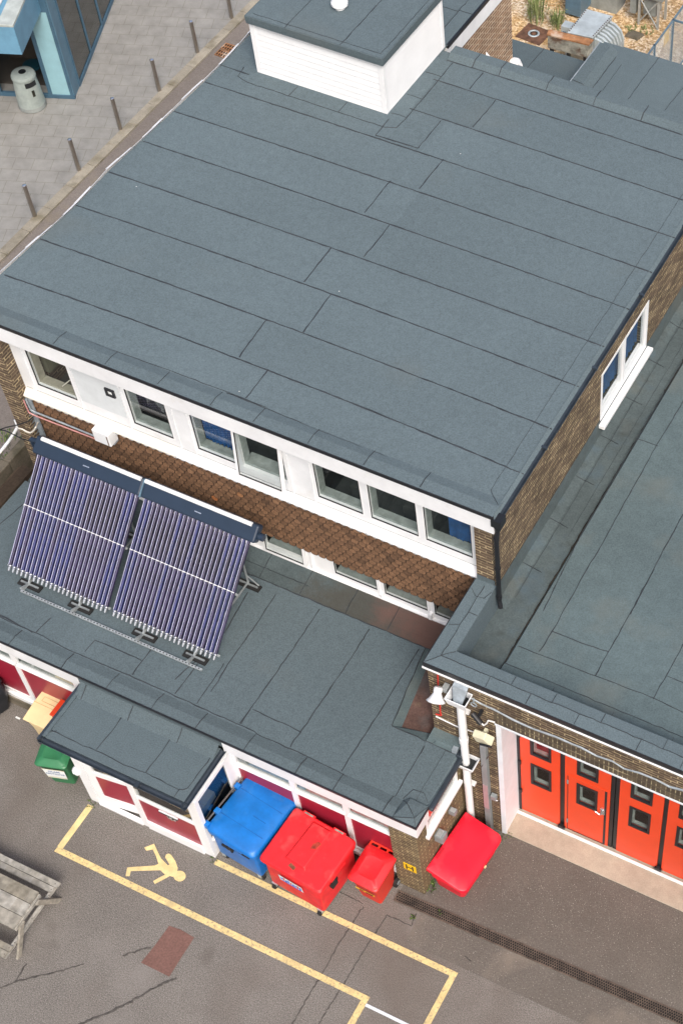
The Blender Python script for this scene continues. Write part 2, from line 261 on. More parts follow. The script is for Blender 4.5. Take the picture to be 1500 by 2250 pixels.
# ------------------------------------------------------------------ mesh helpers
class MB:
    def __init__(s, X=None): s.v = []; s.raw = []; s.f = []; s.t = []; s.m = []; s.mi = 0; s.tone = .5; s.X = X
    def add(s, vs, fs, mi=None, tone=None):
        o = len(s.v)
        for p in vs:
            p = Vector(p); s.raw.append(p); s.v.append(s.X @ p if s.X else p)
        flip = s.X is not None and s.X.determinant() < 0
        for f in fs:
            s.f.append([o + i for i in (f[::-1] if flip else f)]); s.m.append(s.mi if mi is None else mi); s.t.append(s.tone if tone is None else tone)
        return s
    def box(s, x0, y0, z0, x1, y1, z1, mi=None, tone=None):
        if x0 > x1: x0, x1 = x1, x0
        if y0 > y1: y0, y1 = y1, y0
        if z0 > z1: z0, z1 = z1, z0
        v = [(x0, y0, z0), (x1, y0, z0), (x1, y1, z0), (x0, y1, z0), (x0, y0, z1), (x1, y0, z1), (x1, y1, z1), (x0, y1, z1)]
        return s.add(v, [(0, 3, 2, 1), (4, 5, 6, 7), (0, 1, 5, 4), (1, 2, 6, 5), (2, 3, 7, 6), (3, 0, 4, 7)], mi, tone)
    def quad(s, a, b, c, d, mi=None, tone=None): return s.add([a, b, c, d], [(0, 1, 2, 3)], mi, tone)
    def tub(s, bot, top, mi=None):
        """closed solid between two same-length loops (bottom, top), counter-clockwise from above"""
        n = len(bot); return s.add(list(bot) + list(top), [tuple(range(n))[::-1], tuple(range(n, 2 * n))] + [(i, (i + 1) % n, n + (i + 1) % n, n + i) for i in range(n)], mi)
    def cyl(s, p0, p1, r0, r1=None, n=12, mi=None, cap=True, tone=None):
        p0 = Vector(p0); p1 = Vector(p1); r1 = r0 if r1 is None else r1; d = (p1 - p0).normalized()
        u = d.orthogonal().normalized(); w_ = d.cross(u); vs = []
        for p, r in ((p0, r0), (p1, r1)):
            for i in range(n): a = 2 * math.pi * i / n; vs.append(p + r * (math.cos(a) * u + math.sin(a) * w_))
        fs = [(i, (i + 1) % n, n + (i + 1) % n, n + i) for i in range(n)]
        if cap: fs += [tuple(range(n))[::-1], tuple(range(n, 2 * n))]
        return s.add(vs, fs, mi, tone)
    def tube(s, pts, r, n=8, mi=None):
        for a, b in zip(pts, pts[1:]): s.cyl(a, b, r, r, n, mi)
        return s
    def lathe(s, c, prof, n=24, mi=None, axis=None):
        """prof: (radius, height) pairs along +z or axis"""
        c = Vector(c); ax = Vector(axis or (0, 0, 1)).normalized(); u = ax.orthogonal().normalized(); w_ = ax.cross(u); vs = []; fs = []
        for r, h in prof:
            for i in range(n): a = 2 * math.pi * i / n; vs.append(c + ax * h + r * (math.cos(a) * u + math.sin(a) * w_))
        for k in range(len(prof) - 1):
            for i in range(n): fs.append((k * n + i, k * n + (i + 1) % n, (k + 1) * n + (i + 1) % n, (k + 1) * n + i))
        fs += [tuple(range(n))[::-1], tuple(range((len(prof) - 1) * n, len(prof) * n))]
        return s.add(vs, fs, mi)
    def holed(s, axis, c0, c1, u0, u1, z0, z1, holes, mi=None):
        """wall slab with openings. axis 'y': runs along x at y c0..c1; axis 'x': runs along y at x c0..c1"""
        us = sorted({u0, u1, *[h[0] for h in holes], *[h[1] for h in holes]}); zs = sorted({z0, z1, *[h[2] for h in holes], *[h[3] for h in holes]})
        us = [u for u in us if u0 <= u <= u1]; zs = [z for z in zs if z0 <= z <= z1]
        solid = lambda i, j: 0 <= i < len(us) - 1 and 0 <= j < len(zs) - 1 and not any(h[0] < (us[i] + us[i + 1]) / 2 < h[1] and h[2] < (zs[j] + zs[j + 1]) / 2 < h[3] for h in holes)
        pt = (lambda u, c, z: (u, c, z)) if axis == 'y' else (lambda u, c, z: (c, u, z))
        for i in range(len(us) - 1):
            for j in range(len(zs) - 1):
                if not solid(i, j): continue
                a, b, c, d = us[i], us[i + 1], zs[j], zs[j + 1]
                s.quad(pt(a, c0, c), pt(b, c0, c), pt(b, c0, d), pt(a, c0, d), mi); s.quad(pt(a, c1, c), pt(a, c1, d), pt(b, c1, d), pt(b, c1, c), mi)
                if not solid(i - 1, j): s.quad(pt(a, c0, c), pt(a, c0, d), pt(a, c1, d), pt(a, c1, c), mi)
                if not solid(i + 1, j): s.quad(pt(b, c0, c), pt(b, c1, c), pt(b, c1, d), pt(b, c0, d), mi)
                if not solid(i, j - 1): s.quad(pt(a, c0, c), pt(a, c1, c), pt(b, c1, c), pt(b, c0, c), mi)
                if not solid(i, j + 1): s.quad(pt(a, c0, d), pt(b, c0, d), pt(b, c1, d), pt(a, c1, d), mi)
        return s
    def strip(s, pts, w_, h=.006, up=(0, 0, 1), jit=.005, step=.12, mi=None):
        """wobbly raised bead along a polyline"""
        up = Vector(up); P_ = []
        for a, b in zip(pts, pts[1:]):
            a = Vector(a); b = Vector(b); n = max(1, int((b - a).length / step))
            for i in range(n): P_.append(a.lerp(b, i / n))
        P_.append(Vector(pts[-1])); vs = []
        for i, p in enumerate(P_):
            d = (P_[min(i + 1, len(P_) - 1)] - P_[max(i - 1, 0)]).normalized(); side = d.cross(up).normalized()
            o = random.gauss(0, jit); ww = w_ * random.uniform(.55, 1.35) / 2
            vs += [p + side * (o - ww), p + side * (o - ww * .6) + up * h, p + side * (o + ww * .6) + up * h, p + side * (o + ww)]
        fs = []
        for i in range(len(P_) - 1):
            for k in range(3): fs.append((4 * i + k, 4 * i + k + 1, 4 * i + 5 + k, 4 * i + 4 + k))
        return s.add(vs, fs, mi)

ORG = {}
def build(mb, name, mats, parent=None, smooth=False, bevel=0, seg=2, **props):
    if not isinstance(mats, (list, tuple)): mats = [mats]
    if parent is not None: org = ORG[parent.name]
    else:
        xs = [p.x for p in mb.v]; ys = [p.y for p in mb.v]; zs = [p.z for p in mb.v]
        org = Vector(((min(xs) + max(xs)) / 2, (min(ys) + max(ys)) / 2, min(zs)))
    me = bpy.data.meshes.new(name); me.from_pydata([tuple(p - org) for p in mb.v], [], mb.f)
    for m in mats: me.materials.append(m)
    me.polygons.foreach_set('material_index', mb.m)
    at = me.attributes.new('tone', 'FLOAT', 'FACE'); at.data.foreach_set('value', mb.t)
    uvl = me.uv_layers.new(name='UVMap'); raw = mb.raw; uvs = []
    for pl in me.polygons:
        idx = list(pl.vertices); n = Vector((0, 0, 0)); c0 = raw[idx[0]]
        for i in range(1, len(idx) - 1): n += (raw[idx[i]] - c0).cross(raw[idx[i + 1]] - c0)
        ax = max(range(3), key=lambda k: abs(n[k]))
        for i in idx:
            p = raw[i]; uvs += [p.y, p.z] if ax == 0 else ([p.x, p.z] if ax == 1 else [p.x, p.y])
    uvl.data.foreach_set('uv', uvs)
    if smooth: me.polygons.foreach_set('use_smooth', [len(f) == 4 for f in mb.f])
    me.update(); o = bpy.data.objects.new(name, me); COL.objects.link(o)
    if parent is not None: o.parent = parent
    else: o.location = org
    ORG[o.name] = org
    if bevel:
        b = o.modifiers.new('bevel', 'BEVEL'); b.width = bevel; b.segments = seg; b.limit_method = 'ANGLE'; b.angle_limit = R(40)
        if smooth or bevel: me.polygons.foreach_set('use_smooth', [True] * len(me.polygons)); b.harden_normals = True
    for k, v in props.items(): o[k] = v
    return o
def thing(name, loc, label, cat, group=None):
    o = bpy.data.objects.new(name, None); COL.objects.link(o); o.location = loc; o['label'] = label; o['category'] = cat
    o.empty_display_size = .3
    if group: o['group'] = group
    ORG[o.name] = Vector(loc); return o
def tag(o, label, cat, group=None):
    o['label'] = label; o['category'] = cat
    if group: o['group'] = group
    return o
def struct(o): o['kind'] = 'structure'; return o
def copy_tree(o, loc, label=None):
    c = o.copy(); COL.objects.link(c); c.location = loc
    if label: c['label'] = label
    def rec(src, dst):
        for ch in [k for k in bpy.data.objects if k.parent == src]:
            d = ch.copy(); COL.objects.link(d); d.parent = dst; rec(ch, d)
    rec(o, c); return c
def text(body, size, mat, parent, origin, xdir, ydir, name='lettering', ext=.002):
    cu = bpy.data.curves.new(name, 'FONT'); cu.body = body; cu.size = size; cu.align_x = 'CENTER'; cu.align_y = 'CENTER'; cu.extrude = ext
    tmp = bpy.data.objects.new('tmp', cu); COL.objects.link(tmp); bpy.context.view_layer.update()
    me = bpy.data.meshes.new_from_object(tmp.evaluated_get(bpy.context.evaluated_depsgraph_get())); bpy.data.objects.remove(tmp)
    xd = Vector(xdir).normalized(); yd = Vector(ydir).normalized(); zd = xd.cross(yd); M = Matrix((xd, yd, zd)).transposed().to_4x4()
    M.translation = Vector(origin) - ORG[parent.name]; me.transform(M); me.materials.clear(); me.materials.append(mat)
    o = bpy.data.objects.new(name, me); COL.objects.link(o); o.parent = parent; ORG[o.name] = ORG[parent.name]; return o
def seams(mb, lines, z, w_=.026, h=.005, **k):
    for ln in lines: mb.strip([P(a, b, z=z) for a, b in ln], w_, h, **k)

# ================================================================== SETTING
g = MB(); g.quad((-150, -150, 0), (150, -150, 0), (150, 150, 0), (-150, 150, 0)); struct(build(g, 'ground', TARMAC))
g = MB(); g.box(0.12, -.95, -.05, 14, 1.75, .004); g.box(-.45, -.38, -.05, .12, -.002, .004); g.box(.0, .0, -.05, .12, 1.75, .004)
struct(build(g, 'bay_forecourt', TARMAC2))
g = MB(); g.box(.72, 1.75, -.05, 14, 2.75, .02); struct(build(g, 'concrete_apron', CONC, bevel=.01))
g = MB(); g.box(-17.45, -30, -.05, -12.3, 60, .006); g.box(-12.3, -30, -.05, -10.3, 17.0, .006); struct(build(g, 'path', PATHM))
g = MB(); g.box(-60, -30, -.1, -17.74, 60, .05); struct(build(g, 'pavement', PAVE))
g = MB()
yy = -20.0
while yy < 45: g.box(-17.74, yy + .006, -.1, -17.47, yy + .914, .06, tone=random.uniform(.3, .7)); yy += .92
struct(build(g, 'kerb', KERBM, bevel=.012))
g = MB(); g.box(-12.25, 18.8, -.05, 6, 45, .006); struct(build(g, 'gravel_yard', GRAVEL))

# painted markings
g = MB(); ya, yb = -2.23, -1.13; W = .115
g.box(-6.70, ya - W * .2, .001, .06, ya + W * .8, .009)
struct(build(g, 'yellow_line', YELLOW))
def paint(name, x0, y0, x1, y1, mat=YELLOW): k = MB(); k.box(x0, y0, .001, x1, y1, .0095); return struct(build(k, name, mat))
paint('yellow_line', -6.71, ya + W * .8, -6.59, -1.17, YELLOW2)
paint('yellow_line', -3.86, -1.18, 1.15, -1.07)
paint('yellow_line', 1.15, -5.5, 1.265, -1.07)
paint('yellow_line', -.06, -5.5, .06, ya - W * .2)
paint('white_line', .06, -2.32, 1.15, -2.265, WHITEP)
fig = [(850,1372),(908,1350),(925,1388),(948,1435),(990,1478),(998,1470),(985,1450),(972,1428),(980,1412),(995,1408),(1008,1416),(1032,1450),(1047,1492),(1044,1512),
       (1020,1545),(1000,1540),(965,1560),(912,1587),(902,1570),(940,1548),(972,1532),(945,1506),(771,1511),(764,1541),(740,1541),(750,1490),(776,1487),(912,1478),(934,1468),(918,1420),(900,1384),(862,1391)]
pts = [P(a / 2.679, 1350 + b_ / 2.679, z=.008) for a, b_ in fig]
head = [(1058 + 36 * math.cos(t), 1540 + 32 * math.sin(t)) for t in [2 * math.pi * k / 18 for k in range(18)]]
hp = [P(a / 2.679, 1350 + b_ / 2.679, z=.009) for a, b_ in head]
g = MB(); g.add(pts, [tuple(range(len(pts)))]); g.add(hp, [tuple(range(len(hp)))])
o = build(g, 'painted_pedestrian', YELLOW2); tag(o, 'yellow painted walking person symbol on the tarmac in front of the porch', 'floor marking')
q = [P(a, b_, z=.008) for a, b_ in ((310, 2115), (372, 2146), (401, 2100), (427, 2060), (398, 2043), (372, 2034), (340, 2078))]
g = MB(); g.add(q, [tuple(range(len(q)))]); struct(build(g, 'tarmac_patch', PATCHM))
g = MB()
def crack(pts, w_): g.strip([P(a, b_, z=.004) for a, b_ in pts], w_, .004, jit=.008, step=.04)
f1 = lambda L: [(500 + a / 1.5, 1850 + b_ / 1.5) for a, b_ in L]
crack(f1([(213, 602), (262, 515), (320, 420), (362, 340), (410, 270), (447, 213)]), .022)
crack(f1([(298, 602), (340, 535), (375, 480), (430, 390), (480, 310), (525, 240), (603, 276), (620, 236)]), .018)
crack(f1([(370, 165), (410, 185), (445, 203)]), .015)
crack([(0, 2171), (35, 2157), (60, 2150), (120, 2137), (185, 2118)], .03); crack([(270, 2100), (300, 2090), (332, 2082)], .03); crack([(35, 2157), (48, 2135), (58, 2118)], .03)
crack([(388, 2148), (340, 2170), (290, 2200), (240, 2225), (172, 2252)], .042); crack([(1020, 2100), (1035, 2112)], .02)
struct(build(g, 'tarmac_cracks', CRACK))
# grated drain
t = thing('drain_channel', (2.5, -.18, 0), 'long rusty slotted drain grating running across the tarmac from the brick pier', 'drain')
XD = Matrix.Translation((-.45, -.245, 0)) @ Matrix.Rotation(R(1.4), 4, 'Z')
g = MB(XD); g.box(0, -.095, .0045, 9.5, .095, .008); build(g, 'pit', PIT, t)
g = MB(XD); g.box(0, -.112, -.02, 9.5, -.092, .018); g.box(0, .092, -.02, 9.5, .112, .018); g.box(-.02, -.112, -.02, 0, .112, .018); build(g, 'channel_frame', DRAINM, t)
g = MB(XD); xx = .01; k = 0
while xx < 9.4:
    for c_ in range(4):
        y0_ = -.088 + .045 * c_; o_ = .022 * (c_ % 2); g.box(xx + o_, y0_, .009, xx + o_ + .016, y0_ + .041, .0165)
    xx += .044
for yv in (-.090, -.0455, -.0005, .0445, .088): g.box(0, yv - .004, .0095, 9.5, yv + .004, .0175)
build(g, 'grating', DRAINM, t)
# road gully gratings in the far path
t = thing('gully_grating', (-17.1, 19.7, 0), 'rusty double gully grating beside the kerb near the white roof box', 'drain')
for j in range(2):
    g = MB(); y0 = 19.4 + j * .32; g.box(-17.32, y0, .006, -16.92, y0 + .28, .01, mi=1)
    for i in range(6): g.box(-17.32 + i * .076, y0, .01, -17.30 + i * .076, y0 + .28, .03, mi=0)
    for i in range(3): g.box(-17.32, y0 + i * .13, .01, -16.92, y0 + .02 + i * .13, .031, mi=0)
    build(g, 'grating', [RUST, PIT], t)

# ================================================================== TWO-STOREY BLOCK
ST = thing('station_building', (-5.4, 8.8, 0), 'two-storey brick station block with a large flat grey felt roof and brown tile-hung front', 'building')
RZ = 7.37
leftpx = [(0, 604), (35, 573), (90, 521), (168, 450), (205, 413), (240, 374), (316, 303), (383, 242), (450, 178), (484, 143), (548, 76)]
LE = [P(a, b_, z=RZ) for a, b_ in leftpx]; LE = [Vector((LE[0].x - .02, 3.5, RZ))] + LE + [Vector((-10.45, 17.2, RZ))]
def leftx(y):
    for a, b_ in zip(LE, LE[1:]):
        if a.y <= y <= b_.y: return a.x + (b_.x - a.x) * (y - a.y) / (b_.y - a.y)
    return LE[-1].x
rows = [3.90, 4.60, 5.62, 6.67, 7.71, 8.76, 9.79, 10.83, 11.90, 12.94, 13.64]
cross = {0: [-5.6], 1: [-5.9], 2: [-4.95], 3: [-5.3], 4: [-4.5], 5: [-4.95], 6: [-4.2], 7: [-6.3, -5.5], 8: [-6.3, -4.95], 9: [-6.3, -5.15]}
g = MB()
for i in range(len(rows) - 1):
    a, b_ = rows[i], rows[i + 1]; xs = [None] + cross.get(i, []) + [-.15]; xs = [None] + sorted(cross.get(i, [])) + [-.15]
    for j in range(len(xs) - 1):
        x0a = leftx(a) if xs[j] is None else xs[j]; x0b = leftx(b_) if xs[j] is None else xs[j]; x1 = xs[j + 1]
        g.quad((x0a, a, RZ), (x1, a, RZ), (x1, b_, RZ), (x0b, b_, RZ), tone=.27 if (i, j) == (8, 1) else .36 if (i, j) == (7, 1) else random.uniform(.40, .60))
# raised front roll: flat top then slope back to the roof
xl = leftx(3.5)
jx = [xl] + [P(a, b_, y=3.7).x for a, b_ in ((136, 756), (249, 800), (362, 843), (478, 887), (571, 925), (690, 972), (812, 1022), (935, 1072))] + [-.12]
for a, b_ in zip(jx, jx[1:]):
    tn = random.uniform(.36, .5)
    g.quad((a, 3.5, RZ + .04), (b_, 3.5, RZ + .04), (b_, 3.72, RZ + .045), (a, 3.72, RZ + .045), tone=tn)
    g.quad((a, 3.72, RZ + .045), (b_, 3.72, RZ + .045), (b_, 3.9, RZ), (a, 3.9, RZ), tone=tn)
g.quad((-.15, 3.5, RZ + .02), (-.08, 3.5, RZ - .03), (-.08, 14, RZ - .03), (-.15, 14, RZ + .002), tone=.4)
for a, b_ in zip(LE[:-2], LE[1:-1]): pass
# back leg behind the white roof box
g.quad((-10.5, 13.64, RZ), (-6.62, 13.64, RZ), (-6.62, 17.3, RZ), (-10.45, 17.3, RZ), tone=.45)
for a, b_, tn in ((14.0, 15.2, .5), (15.2, 16.3, .42), (16.3, 17.4, .5)): g.quad((-6.95, a, RZ + .03), (-6.60, a, RZ + .03), (-6.60, b_, RZ + .03), (-6.95, b_, RZ + .03), tone=tn)
# rear kerb
kx = [P(a, b_, y=13.62).x for a, b_ in ((981, 132), (1036, 148), (1094, 167), (1197, 199), (1300, 231), (1406, 265))] + [-.1]
for a, b_ in zip(kx, kx[1:]):
    tn = random.uniform(.3, .44)
    g.quad((a, 13.64, RZ + .002), (b_, 13.64, RZ + .002), (b_, 13.78, RZ + .10), (a, 13.78, RZ + .10), tone=tn)
    g.quad((a, 13.78, RZ + .10), (b_, 13.78, RZ + .10), (b_, 14.02, RZ + .10), (a, 14.02, RZ + .10), tone=tn + .08)
    g.quad((a, 14.02, RZ + .10), (b_, 14.02, RZ + .10), (b_, 14.03, RZ - .3), (a, 14.03, RZ - .3), tone=tn)
g.box(-10.4, 3.6, RZ - .12, -.2, 13.9, RZ - .02); g.box(-10.4, 13.9, RZ - .12, -6.7, 17.2, RZ - .02)
roof = build(g, 'roof', FELT, ST)
# felt joints
g = MB()
z = RZ + .001
def bowed(a, b_, h, n=9): return [(a[0] + (b_[0] - a[0]) * k / n, a[1] + (b_[1] - a[1]) * k / n + 4 * h * (k / n) * (1 - k / n)) for k in range(n + 1)]
L = [bowed((10, 604), (1150, 1042), -13), bowed((88, 525), (1212, 943), -8), bowed((168, 451), (1270, 850), -8), bowed((240, 378), (1326, 762), -6), bowed((314, 310), (1382, 680), -5), bowed((382, 244), (1432, 599), -4),
     bowed((450, 180), (1482, 523), -2), [(484, 142), (548, 164)], [(825, 297), (918, 326)], bowed((900, 238), (1500, 440), -1), bowed((952, 174), (1500, 352), -1), bowed((981, 132), (1500, 297), -1)]
seams(g, L, z, .029, jit=.003)
seams(g, [[(525, 785), (585, 702)], [(540, 875), (590, 812)], [(665, 730), (727, 647)], [(668, 620), (727, 545)], [(798, 565), (855, 495)], [(800, 467), (857, 397)], [(920, 415), (973, 350)],
          [(918, 325), (968, 265)], [(1037, 280), (1088, 220)], [(1030, 196), (1060, 160)], [(825, 297), (853, 262)]], z, .022)
lf = [(a / 2.5, 700 + b_ / 2.5) for a, b_ in ((-80, -90), (180, 10), (400, 95), (680, 195), (965, 297), (1250, 405), (1470, 490))] + [(400 + a / 1.875, 800 + b_ / 1.875) for a, b_ in ((185, 118), (355, 185), (580, 280), (810, 370), (1040, 468), (1275, 555))]
seams(g, [lf], z + .002, .014)
for x_ in jx[1:-1]: g.strip([(x_, 3.52, RZ + .047), (x_, 3.72, RZ + .05), (x_, 3.9, RZ + .004)], .014, .004)
for x_ in kx[1:-1]: g.strip([(x_, 13.64, RZ + .004), (x_, 13.78, RZ + .104), (x_, 14.02, RZ + .104)], .02, .004)
g.strip([(-.42, 4.0, z), (-.42, 13.4, z)], .008, .003); g.strip([(-.42, 4.0, z), (-.15, 3.75, z + .04)], .01, .003)
# laps round the white roof box
g.strip([(-10.0, 11.58, z + .003), (-9.95, 11.28, z + .003), (-9.7, 11.2, z), (-6.5, 11.2, z), (-6.28, 11.3, z), (-6.25, 11.6, z), (-6.25, 13.6, z)], .016)
for x_ in (-8.7, -7.55): g.strip([(x_, 11.2, z), (x_, 11.55, z)], .014)
for y_ in (11.65, 12.3, 13.1): g.strip([(-6.6, y_, z), (-6.25, y_, z)], .014)
g.strip([(-6.95, 14.1, RZ + .032), (-6.95, 17.3, RZ + .032)], .014); g.strip([(-6.95, 15.2, RZ + .032), (-6.6, 15.2, RZ + .032)], .014); g.strip([(-8.2, 15.2, z), (-6.95, 15.2, z)], .014)
build(g, 'felt_joint', BITUMEN, roof)
# small pale specks of debris
g = MB()
for a, b_ in ((1018, 1094), (526, 860), (1011, 338), (1338, 216), (745, 640), (300, 410)):
    c = P(a, b_, z=RZ + .006); g.lathe(c, [(.008, 0), (.006, .008)], 6)
build(g, 'debris_speck', WHITE, roof)
# fascia, trims
g = MB(); g.box(leftx(3.5) - .02, 3.50, 6.93, -.12, 3.54, 7.325); g.box(leftx(3.5), 3.54, 6.95, -.2, 3.86, 6.98); build(g, 'fascia', WHITEW, ST, bevel=.004)
g = MB(); g.box(leftx(3.5) - .03, 3.485, 7.325, -.11, 3.52, 7.41); build(g, 'drip_trim', BLACK, ST, bevel=.006)
g = MB()
for a, b_ in zip(LE, LE[1:]):
    n = max(1, int((b_ - a).length / .3))
    for i in range(n):
        p = a.lerp(b_, i / n); q = a.lerp(b_, (i + 1) / n); o1 = .018 * math.sin(p.y * 2.3); o2 = .018 * math.sin(q.y * 2.3); w1 = .05 + .015 * math.sin(p.y * 5)
        g.add([(p.x - w1 + o1, p.y, RZ + .01), (p.x + o1, p.y, RZ + .035), (q.x + o2, q.y, RZ + .035), (q.x - w1 + o2, q.y, RZ + .01), (p.x - w1 + o1, p.y, RZ - .12), (q.x - w1 + o2, q.y, RZ - .12)], [(0, 1, 2, 3), (4, 0, 3, 5)])
build(g, 'edge_trim', WHITE, ST)
# brick walls
g = MB(); g.holed('x', -.22, -.45, 3.6, 14.0, 3.2, 7.25, [(7.93, 10.07, 5.02, 6.36)])
g.box(-.55, 3.6, 4.7, -.45, 3.86, 6.93)
g.box(-10.58, 3.55, 0, -10.24, 3.9, 6.93); g.box(-10.58, 3.9, 0, -10.35, 17.1, 7.24)
g.box(-6.95, 14.03, 2.5, -6.72, 17.1, 6.95)
g.box(-10.35, 16.9, 0, -6.95, 17.1, 7.24); g.box(-6.6, 13.75, 0, -.45, 13.98, 7.24)
build(g, 'wall', BRICK, ST)
g = MB(); g.box(-6.715, 14.031, 2.5, -6.70, 17.105, 6.90); build(g, 'rear_wall', BRICKO, ST)
g = MB(); g.box(-6.70, 14.03, 6.92, -6.62, 17.3, 7.32); build(g, 'rear_fascia', WHITEW, ST, bevel=.004)
g = MB(); g.box(-6.64, 14.03, 7.32, -6.585, 17.3, 7.405); build(g, 'rear_drip_trim', BLACK, ST, bevel=.006)
# floors inside
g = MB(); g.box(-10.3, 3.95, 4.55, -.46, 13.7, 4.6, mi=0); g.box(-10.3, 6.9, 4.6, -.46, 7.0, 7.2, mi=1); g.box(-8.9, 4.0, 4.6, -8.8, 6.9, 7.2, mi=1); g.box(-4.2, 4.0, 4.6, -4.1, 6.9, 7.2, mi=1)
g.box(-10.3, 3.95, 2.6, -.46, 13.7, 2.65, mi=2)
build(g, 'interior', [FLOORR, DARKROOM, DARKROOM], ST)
# window band, sills
wins = [(-9.88, -8.98), (-7.72, -6.86), (-6.33, -5.46), (-5.38, -4.44), (-3.81, -2.90), (-2.73, -1.79), (-1.64, -.73)]
WB, WT = 5.53, 6.88
g = MB(); g.holed('y', 3.80, 3.87, -10.24, -.55, 5.14, 6.93, [(a, b_, WB, WT) for a, b_ in wins])
for a, b_ in ((-10.05, -9.97), (-6.75, -6.72), (-6.42, -6.39), (-4.36, -4.33), (-3.92, -3.88), (-8.90, -8.88), (-7.84, -7.80)): g.box(a, 3.785, 5.3, b_, 3.8, 6.93)
build(g, 'window_band', WHITEW, ST, bevel=.003)
g = MB(); g.box(-10.2, 3.795, 5.322, -.6, 3.80, 5.334)  # long grey strip paints the shadow line between frames and sill
for x_ in (-9.0, -6.8, -5.42, -4.4, -2.8): g.box(x_ - .004, 3.655, 5.165, x_ + .004, 3.66, 5.205)
build(g, 'sill_joint_shade', plain('grey_joint_shade', (.30, .31, .31), .8), ST)
g = MB(); g.box(-8.86, 3.788, 5.60, -7.86, 3.799, 6.86); vp = build(g, 'vent_panel', plain('pale_grey_panel', (.62, .66, .68), .5, noise=.04), ST)
pv = [P(a, b_, y=3.78) for a, b_ in ((232, 850), (251, 859), (254, 876), (234, 866))]; cx = sum(p.x for p in pv) / 4; cz = sum(p.z for p in pv) / 4
g = MB(); g.holed('y', 3.755, 3.787, cx - .10, cx + .10, cz - .10, cz + .10, [(cx - .055, cx + .055, cz - .055, cz + .055)]); g.box(cx - .055, 3.78, cz - .055, cx + .055, 3.786, cz + .055, mi=1)
build(g, 'vent', [BLACK, LABELW], vp)
g = MB(); g.add([(x, y, zz) for x in (-6.8, -.55) for y, zz in ((3.66, 5.17), (3.66, 5.20), (3.80, 5.32), (3.80, 5.141))], [(0, 1, 2, 3), (7, 6, 5, 4), (0, 4, 5, 1), (1, 5, 6, 2), (2, 6, 7, 3), (3, 7, 4, 0)]); build(g, 'sill', WHITE, ST, bevel=.004)
g = MB(); g.add([(x, y, zz) for x in (-10.22, -6.803) for y, zz in ((3.66, 5.17), (3.66, 5.20), (3.80, 5.32), (3.80, 5.141))], [(0, 1, 2, 3), (7, 6, 5, 4), (0, 4, 5, 1), (1, 5, 6, 2), (2, 6, 7, 3), (3, 7, 4, 0)]); build(g, 'sill', CREAMW, ST, bevel=.004, label='cream weathered sill board')
def curtain(x0, x1, z0, z1, y, mat, par, pl=.09, name='curtain', ragged=0):
    m_ = MB(); n = max(4, int((x1 - x0) / .02)); v = []; k = 0
    for i in range(n + 1):
        x = x0 + (x1 - x0) * i / n; yv = y + .02 * math.sin(2 * math.pi * (x - x0) / pl) + .008 * math.sin(17 * x)
        v += [(x, yv, z0 + ragged * abs(math.sin(9 * x + 2 * math.sin(31 * x)))), (x, yv, z1)]
    m_.add(v, [(2 * i, 2 * i + 2, 2 * i + 3, 2 * i + 1) for i in range(n)]); return build(m_, name, mat, par, smooth=True)
def window(x0, x1, z0, z1, y, par, tilt=0, fr=.045, glass=GLASS, proud=.012, name='window'):
    X = Matrix.Translation((0, y, z1)) @ Matrix.Rotation(-tilt, 4, 'X') @ Matrix.Translation((0, -y, -z1))
    m_ = MB(X); m_.holed('y', y - proud, y + .04, x0, x1, z0, z1, [(x0 + fr, x1 - fr, z0 + fr, z1 - fr)]); wd = build(m_, name, WHITE, par, bevel=.004)
    m_ = MB(X); f2 = fr - .001; e = .006; m_.holed('y', y - proud - .002, y + .01, x0 + f2, x1 - f2, z0 + f2, z1 - f2, [(x0 + fr + e, x1 - fr - e, z0 + fr + e, z1 - fr - e)]); build(m_, 'gasket', BLACK, wd)
    m_ = MB(X); m_.quad((x0 + fr, y + .01, z0 + fr), (x1 - fr, y + .01, z0 + fr), (x1 - fr, y + .01, z1 - fr), (x0 + fr, y + .01, z1 - fr)); build(m_, 'pane', glass, wd)
    return wd
for i, (a, b_) in enumerate(wins):
    wd = window(a - .03, b_ + .03, WB - .035 - (.05 if i == 3 else 0), WT + .03, 3.81 - (.03 if i == 3 else 0), ST, tilt=R(6) if i == 3 else 0, fr=.055 if i == 3 else .032)
    m_ = MB(); m_.box(a - .04, 3.872, WB - .02, b_ + .02, 4.05 + (.1 if i == 3 else 0), WB + .01); m_.box(a - .05, 3.872, WB + .011, a + .01, 4.03, WT + .1); m_.box(a, 3.878, WB, b_, 3.9, WB + .04); build(m_, 'window_board', BOARDC if i == 0 else BOARD, wd)
    if i == 0:
        m_ = MB(); m_.box(a - .1, 4.13, WB, a + .03, 4.6, WT + .1); build(m_, 'reveal', ROOMW, wd)
        m_ = MB(); m_.box(a + .02, 4.9, 4.61, b_ + .2, 4.95, WT); build(m_, 'room_divider', ROOMW, wd)
        m_ = MB(); m_.tube([(a + .45, 3.95, WB + .02), (b_ - .1, 3.97, WB + .42)], .012); build(m_, 'stay_bar', CREAMW, wd)
    if i == 1: curtain(a + .25, b_ - .15, WB + .30, WT, 4.02, NETCUR, wd, .11, ragged=.3)
    if i == 2: curtain(a + .06, b_ + .02, WB + .06, WT, 4.0, BLUECUR, wd, .08, ragged=.05)
    if i == 6: curtain(a + .36, b_ + .02, WB + .05, WT, 4.0, BLUECUR, wd, .3, ragged=.06)
    if i in (3, 4, 5):
        m_ = MB(); m_.box(a + .2, 4.5, 4.61, b_ - .1, 5.1, 5.15); build(m_, 'desk', FLOORR, wd)
